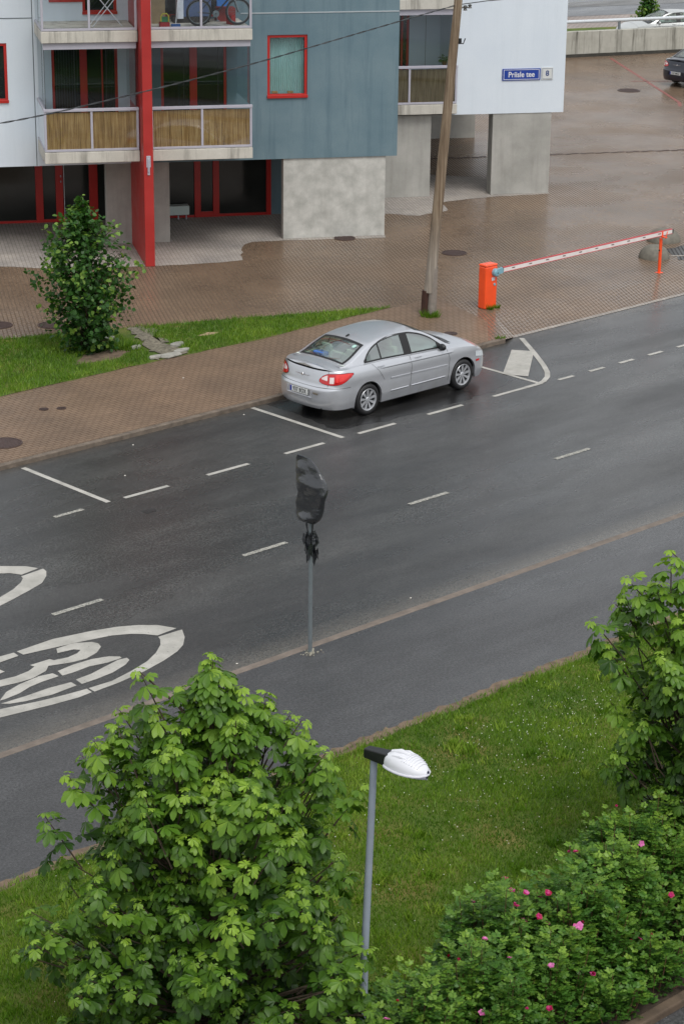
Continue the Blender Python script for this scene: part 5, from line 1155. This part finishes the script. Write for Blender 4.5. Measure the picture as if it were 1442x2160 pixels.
RB = [((12.75, 14.15), .75, .72, .80, 4, 'small rose bush at the foot of the chestnut, left of the lamp'), ((13.75, 14.0), .72, .62, .72, 4, 'low rose bush around the foot of the lamp post'),
 ((14.65, 13.95), .70, .68, .95, 2, 'rose bush just right of the lamp post'), ((15.45, 13.75), .72, .78, 1.05, 6, 'rose bush at the bottom centre of the hedge'),
 ((16.3, 14.4), .88, .72, 1.15, 11, 'rose bush with pale pink blooms at the left tip of the tall hedge'), ((16.35, 13.65), .70, .55, .90, 3, 'low rose bush on the near side under the pale blooms'),
 ((17.15, 14.05), .80, .80, 1.15, 9, 'rose bush with a cluster of bright magenta blooms'), ((18.0, 14.2), .82, .80, 1.15, 8, 'rose bush in the middle right of the hedge'),
 ((18.85, 14.4), .80, .78, 1.15, 7, 'rose bush below the right chestnut sapling'), ((19.75, 14.45), .80, .75, 1.15, 8, 'rose bush with several buds at the right frame edge'),
 ((17.7, 13.45), .62, .36, .62, 1, 'low leafy rose bush beside the bed kerb'), ((19.0, 15.05), .62, .45, .95, 1, 'rose bush on the lawn side under the right sapling'), ((18.9, 13.5), .7, .42, .75, 1, 'rose bush at the bottom right above the bed kerb'), ((20.6, 14.4), .8, .8, 1.1, 2, 'rightmost rose bush of the hedge'), ((16.9, 13.35), .55, .3, .55, 0, 'lowest leafy rose bush spilling onto the bed kerb'), ((19.9, 13.6), .6, .4, .7, 0, 'low rose bush at the right frame edge above the kerb')]
SPOTS = {6: [(16.09, 13.44, 1.2), (15.98, 13.43, 1.2), (16.16, 13.44, 1.2)], 4: [(16.87, 14.73, 1.2), (17.02, 14.65, 1.2), (17.02, 14.59, 1.2), (16.52, 14.81, 1.2), (16.25, 14.85, 1.2), (16.79, 14.32, 1.2), (16.96, 14.28, 1.2), (16.49, 14.3, 1.2), (16.58, 14.22, 1.2)], 1: [], 8: [(17.98, 14.2, 1.2), (18.48, 14.33, 1.2)], 7: []}
for i, (b_, rx, ry, h_, nf, lab) in enumerate(RB): rose((b_[0], b_[1], 0), rx, ry, h_, 100+i, lab, nf, SPOTS.get(i, ()))
# grass blades
def blades(name, polyf, x0, x1, y0, y1, n, hmin, hmax, seed, lab, z=.02, wd=.011):
    r = np.random.default_rng(seed); x = r.uniform(x0, x1, n); y = r.uniform(y0, y1, n); keep = polyf(x, y); x = x[keep]; y = y[keep]; n = len(x)
    pn = np.array([noise.fractal(Vector((a*.7, b*.7, seed)), 1, 2, 4) for a, b in zip(x, y)]); pm = np.array([noise.noise(Vector((a*3, b*3, seed+5))) for a, b in zip(x, y)])
    h = r.uniform(hmin, hmax, n)*(1+.5*pm+.35*pn); a = r.uniform(0, 6.283, n); b = r.uniform(0, 6.283, n); ln = r.uniform(.1, .9, n)*h
    P = np.stack([x, y, np.full(n, z)], 1); dv = np.stack([np.cos(a), np.sin(a), np.zeros(n)], 1)*wd/2*r.uniform(.7, 1.4, n)[:, None]; tp = P+np.stack([np.cos(b)*ln, np.sin(b)*ln, h], 1)
    V_ = np.stack([P-dv, P+dv, tp], 1).reshape(-1, 3); F_ = np.arange(3*n).reshape(-1, 3); t_ = np.repeat(np.clip(.42+.42*pn+.18*pm+r.normal(0, .16, n), 0, 1), 3)
    o = fast_mesh(name, V_, F_, M['blade'], t_); return tag(o, lab, 'grass', kind='stuff')
blades('grass', lambda x, y: y < 20.20+.04*np.sin(x*3.1)+.03*np.sin(x*9), 10.5, 28.5, 14.4, 20.36, 260000, .025, .075, 1, 'short wet grass with lighter tufts covering the lawn', .026)
blades('edge_grass', lambda x, y: np.ones_like(x, bool), 10.5, 29, 20.02, 20.30, 5000, .03, .10, 2, 'ragged grass along the footpath edge', .026)
gp = [(20, 37.7), (25.8, 37.66), (29.6, 37.68), (33.1, 37.55), (37.5, 37.72), (36.2, 38.25), (33.86, 39.36), (31.65, 40.25), (28.5, 41.5), (22, 45.4)]
pp2 = [(31.45, 40.2), (31.2, 39.2), (31.2, 38.4), (31.0, 37.6), (29.8, 37.6), (30.3, 38.3), (30.6, 39.2), (30.9, 40.6)]
def inside(poly):
    def f(x, y):
        c = np.zeros(len(x), bool); n = len(poly)
        for i in range(n):
            x1, y1 = poly[i]; x2, y2 = poly[(i+1) % n]
            if y1 == y2: continue
            c ^= ((y1 > y) != (y2 > y)) & (x < (x2-x1)*(y-y1)/(y2-y1)+x1)
        return c
    return f
ig, ip = inside(gp), inside(pp2)
def far_ok(x, y):
    k = ip(x, y); rr_ = np.random.default_rng(3).random(len(x)); dirt = ((x-29.35)/.75)**2+((y-38.75)/.38)**2 < 1; bare = ((x-32.4)/.35)**2+((y-38.66)/.13)**2 < 1
    return ig(x, y) & (~k | (rr_ < .22)) & (~dirt | (rr_ < .4)) & ~bare
blades('grass', far_ok, 20, 37.6, 37.5, 45.5, 150000, .04, .12, 3, 'grass of the narrow strip between the pavers', .01, .014)
struct(MB().poly(jag([(28.5, 38.65), (29.3, 38.38), (30.1, 38.65), (29.9, 39.05), (29.1, 39.15)], .06, .2, 4), .012), 'bare_soil', M['soil'], 'bare soil under the lime tree', 'soil')
struct(MB().poly(jag([(32.1, 38.72), (32.4, 38.56), (32.7, 38.64), (32.45, 38.80)], .03, .1, 4), .014), 'bare_soil', mat('sandy soil', srgb(164, 140, 112), .9, .2, 9), 'small bare sandy patch in the grass strip', 'soil')
# taller clumps and weeds in the lawn
r = np.random.default_rng(31); cc = np.stack([r.uniform(11.5, 26, 150), r.uniform(15.0, 20.1, 150)], 1); nb = r.integers(25, 80, 150); sg_ = r.uniform(.03, .09, 150); hh_ = r.uniform(.06, .15, 150); tt_ = r.uniform(.1, 1., 150)
x = np.concatenate([r.normal(c[0], s_, k_) for c, s_, k_ in zip(cc, sg_, nb)]); y = np.concatenate([r.normal(c[1], s_, k_) for c, s_, k_ in zip(cc, sg_, nb)]); h = np.concatenate([r.uniform(.5, 1, k_)*q for q, k_ in zip(hh_, nb)]); tn = np.concatenate([np.clip(q+r.normal(0, .1, k_), 0, 1) for q, k_ in zip(tt_, nb)]); n = len(x)
a = r.uniform(0, 6.28, n); P = np.stack([x, y, np.full(n, .03)], 1); dv = np.stack([np.cos(a), np.sin(a), np.zeros(n)], 1)*.011; tp = P+np.stack([np.sin(a)*h*.5, np.cos(a)*h*.5, h], 1)
tag(fast_mesh('tall_grass', np.stack([P-dv, P+dv, tp], 1).reshape(-1, 3), np.arange(3*n).reshape(-1, 3), M['blade'], np.repeat(tn, 3)), 'taller grass clumps and weeds dotted over the lawn', 'grass', kind='stuff')
# clover flowers
n = 2600; r = np.random.default_rng(8); cx = np.concatenate([r.normal(16.9, 1.0, 110), r.normal(22.3, 1.1, 170), r.normal(21.0, 1.3, 120), r.uniform(12, 26, 260)]); cy = np.concatenate([r.normal(19.3, .45, 110), r.normal(19.0, .45, 170), r.normal(18.1, .5, 120), r.uniform(15.2, 20.1, 260)])
k = (cy < 20.15) & (cy > 14.8); cx, cy = cx[k], cy[k]; n = len(cx)
O8 = np.array([(1, 0, 0), (0, 1, 0), (-1, 0, 0), (0, -1, 0), (0, 0, 1), (0, 0, -1)], float); F8 = np.array([(0, 1, 4), (1, 2, 4), (2, 3, 4), (3, 0, 4), (1, 0, 5), (2, 1, 5), (3, 2, 5), (0, 3, 5)])
P = np.stack([cx, cy, r.uniform(.07, .11, n)], 1); V_ = (P[:, None]+O8[None]*r.uniform(.005, .010, n)[:, None, None]).reshape(-1, 3); F_ = (F8[None]+(np.arange(n)*6)[:, None, None]).reshape(-1, 3)
tag(fast_mesh('clover_flowers', V_, F_, M['clover']), 'scattered white clover flowers in the lawn', 'flowers', kind='stuff')
# tufts at pole foot and cabinet foot, weeds at the kerb corner
def tuft(x, y, rad_, n, h, seed, lab):
    r = np.random.default_rng(seed); a = r.uniform(0, 6.28, n); q = rad_*np.sqrt(r.random(n)); P = np.stack([x+q*np.cos(a), y+q*np.sin(a), np.zeros(n)], 1); b = r.uniform(0, 6.28, n); hh = r.uniform(.4, 1, n)*h; dv = np.stack([np.cos(b), np.sin(b), np.zeros(n)], 1)*.01; tp = P+np.stack([np.cos(a)*hh*.5, np.sin(a)*hh*.5, hh], 1)
    return tag(fast_mesh('grass_tuft', np.stack([P-dv, P+dv, tp], 1).reshape(-1, 3), np.arange(3*n).reshape(-1, 3), M['blade'], np.repeat(r.uniform(0, .6, n), 3)), lab, 'weeds')
tuft(37.52, 36.45, .22, 220, .2, 1, 'grass tuft round the foot of the timber pole'); tuft(39.12, 35.97, .07, 60, .2, 2, 'weeds at the left foot of the orange cabinet'); tuft(39.36, 35.96, .06, 50, .13, 3, 'weeds at the right foot of the orange cabinet'); tuft(37.3, 33.95, .12, 60, .08, 4, 'weeds in the corner of the kerb by the yard entrance')
tuft(30.15, 39.0, .35, 260, .28, 5, 'taller pale grass clump beside the lime tree')
# litter: small pale specks on road and pavement
mb = MB(); 
for x, y, z in ((29.6, 36.2, .004), (20.4, 23.75, -.09), (24.3, 23.9, -.09), (33.3, 35.2, .004), (26.0, 33.4, -.09), (29.0, 33.5, -.09), (24.7, 32.0, -.09)): mb.obox((x, y, z+.010), (.014, .004, 0), (-.004, .011, 0), (0, 0, .006))
tag(mb.build('litter', mat('paper scrap', srgb(214, 210, 200), .8), None, bevel=.003), 'tiny pale scraps of litter on road and pavement', 'litter', kind='stuff')
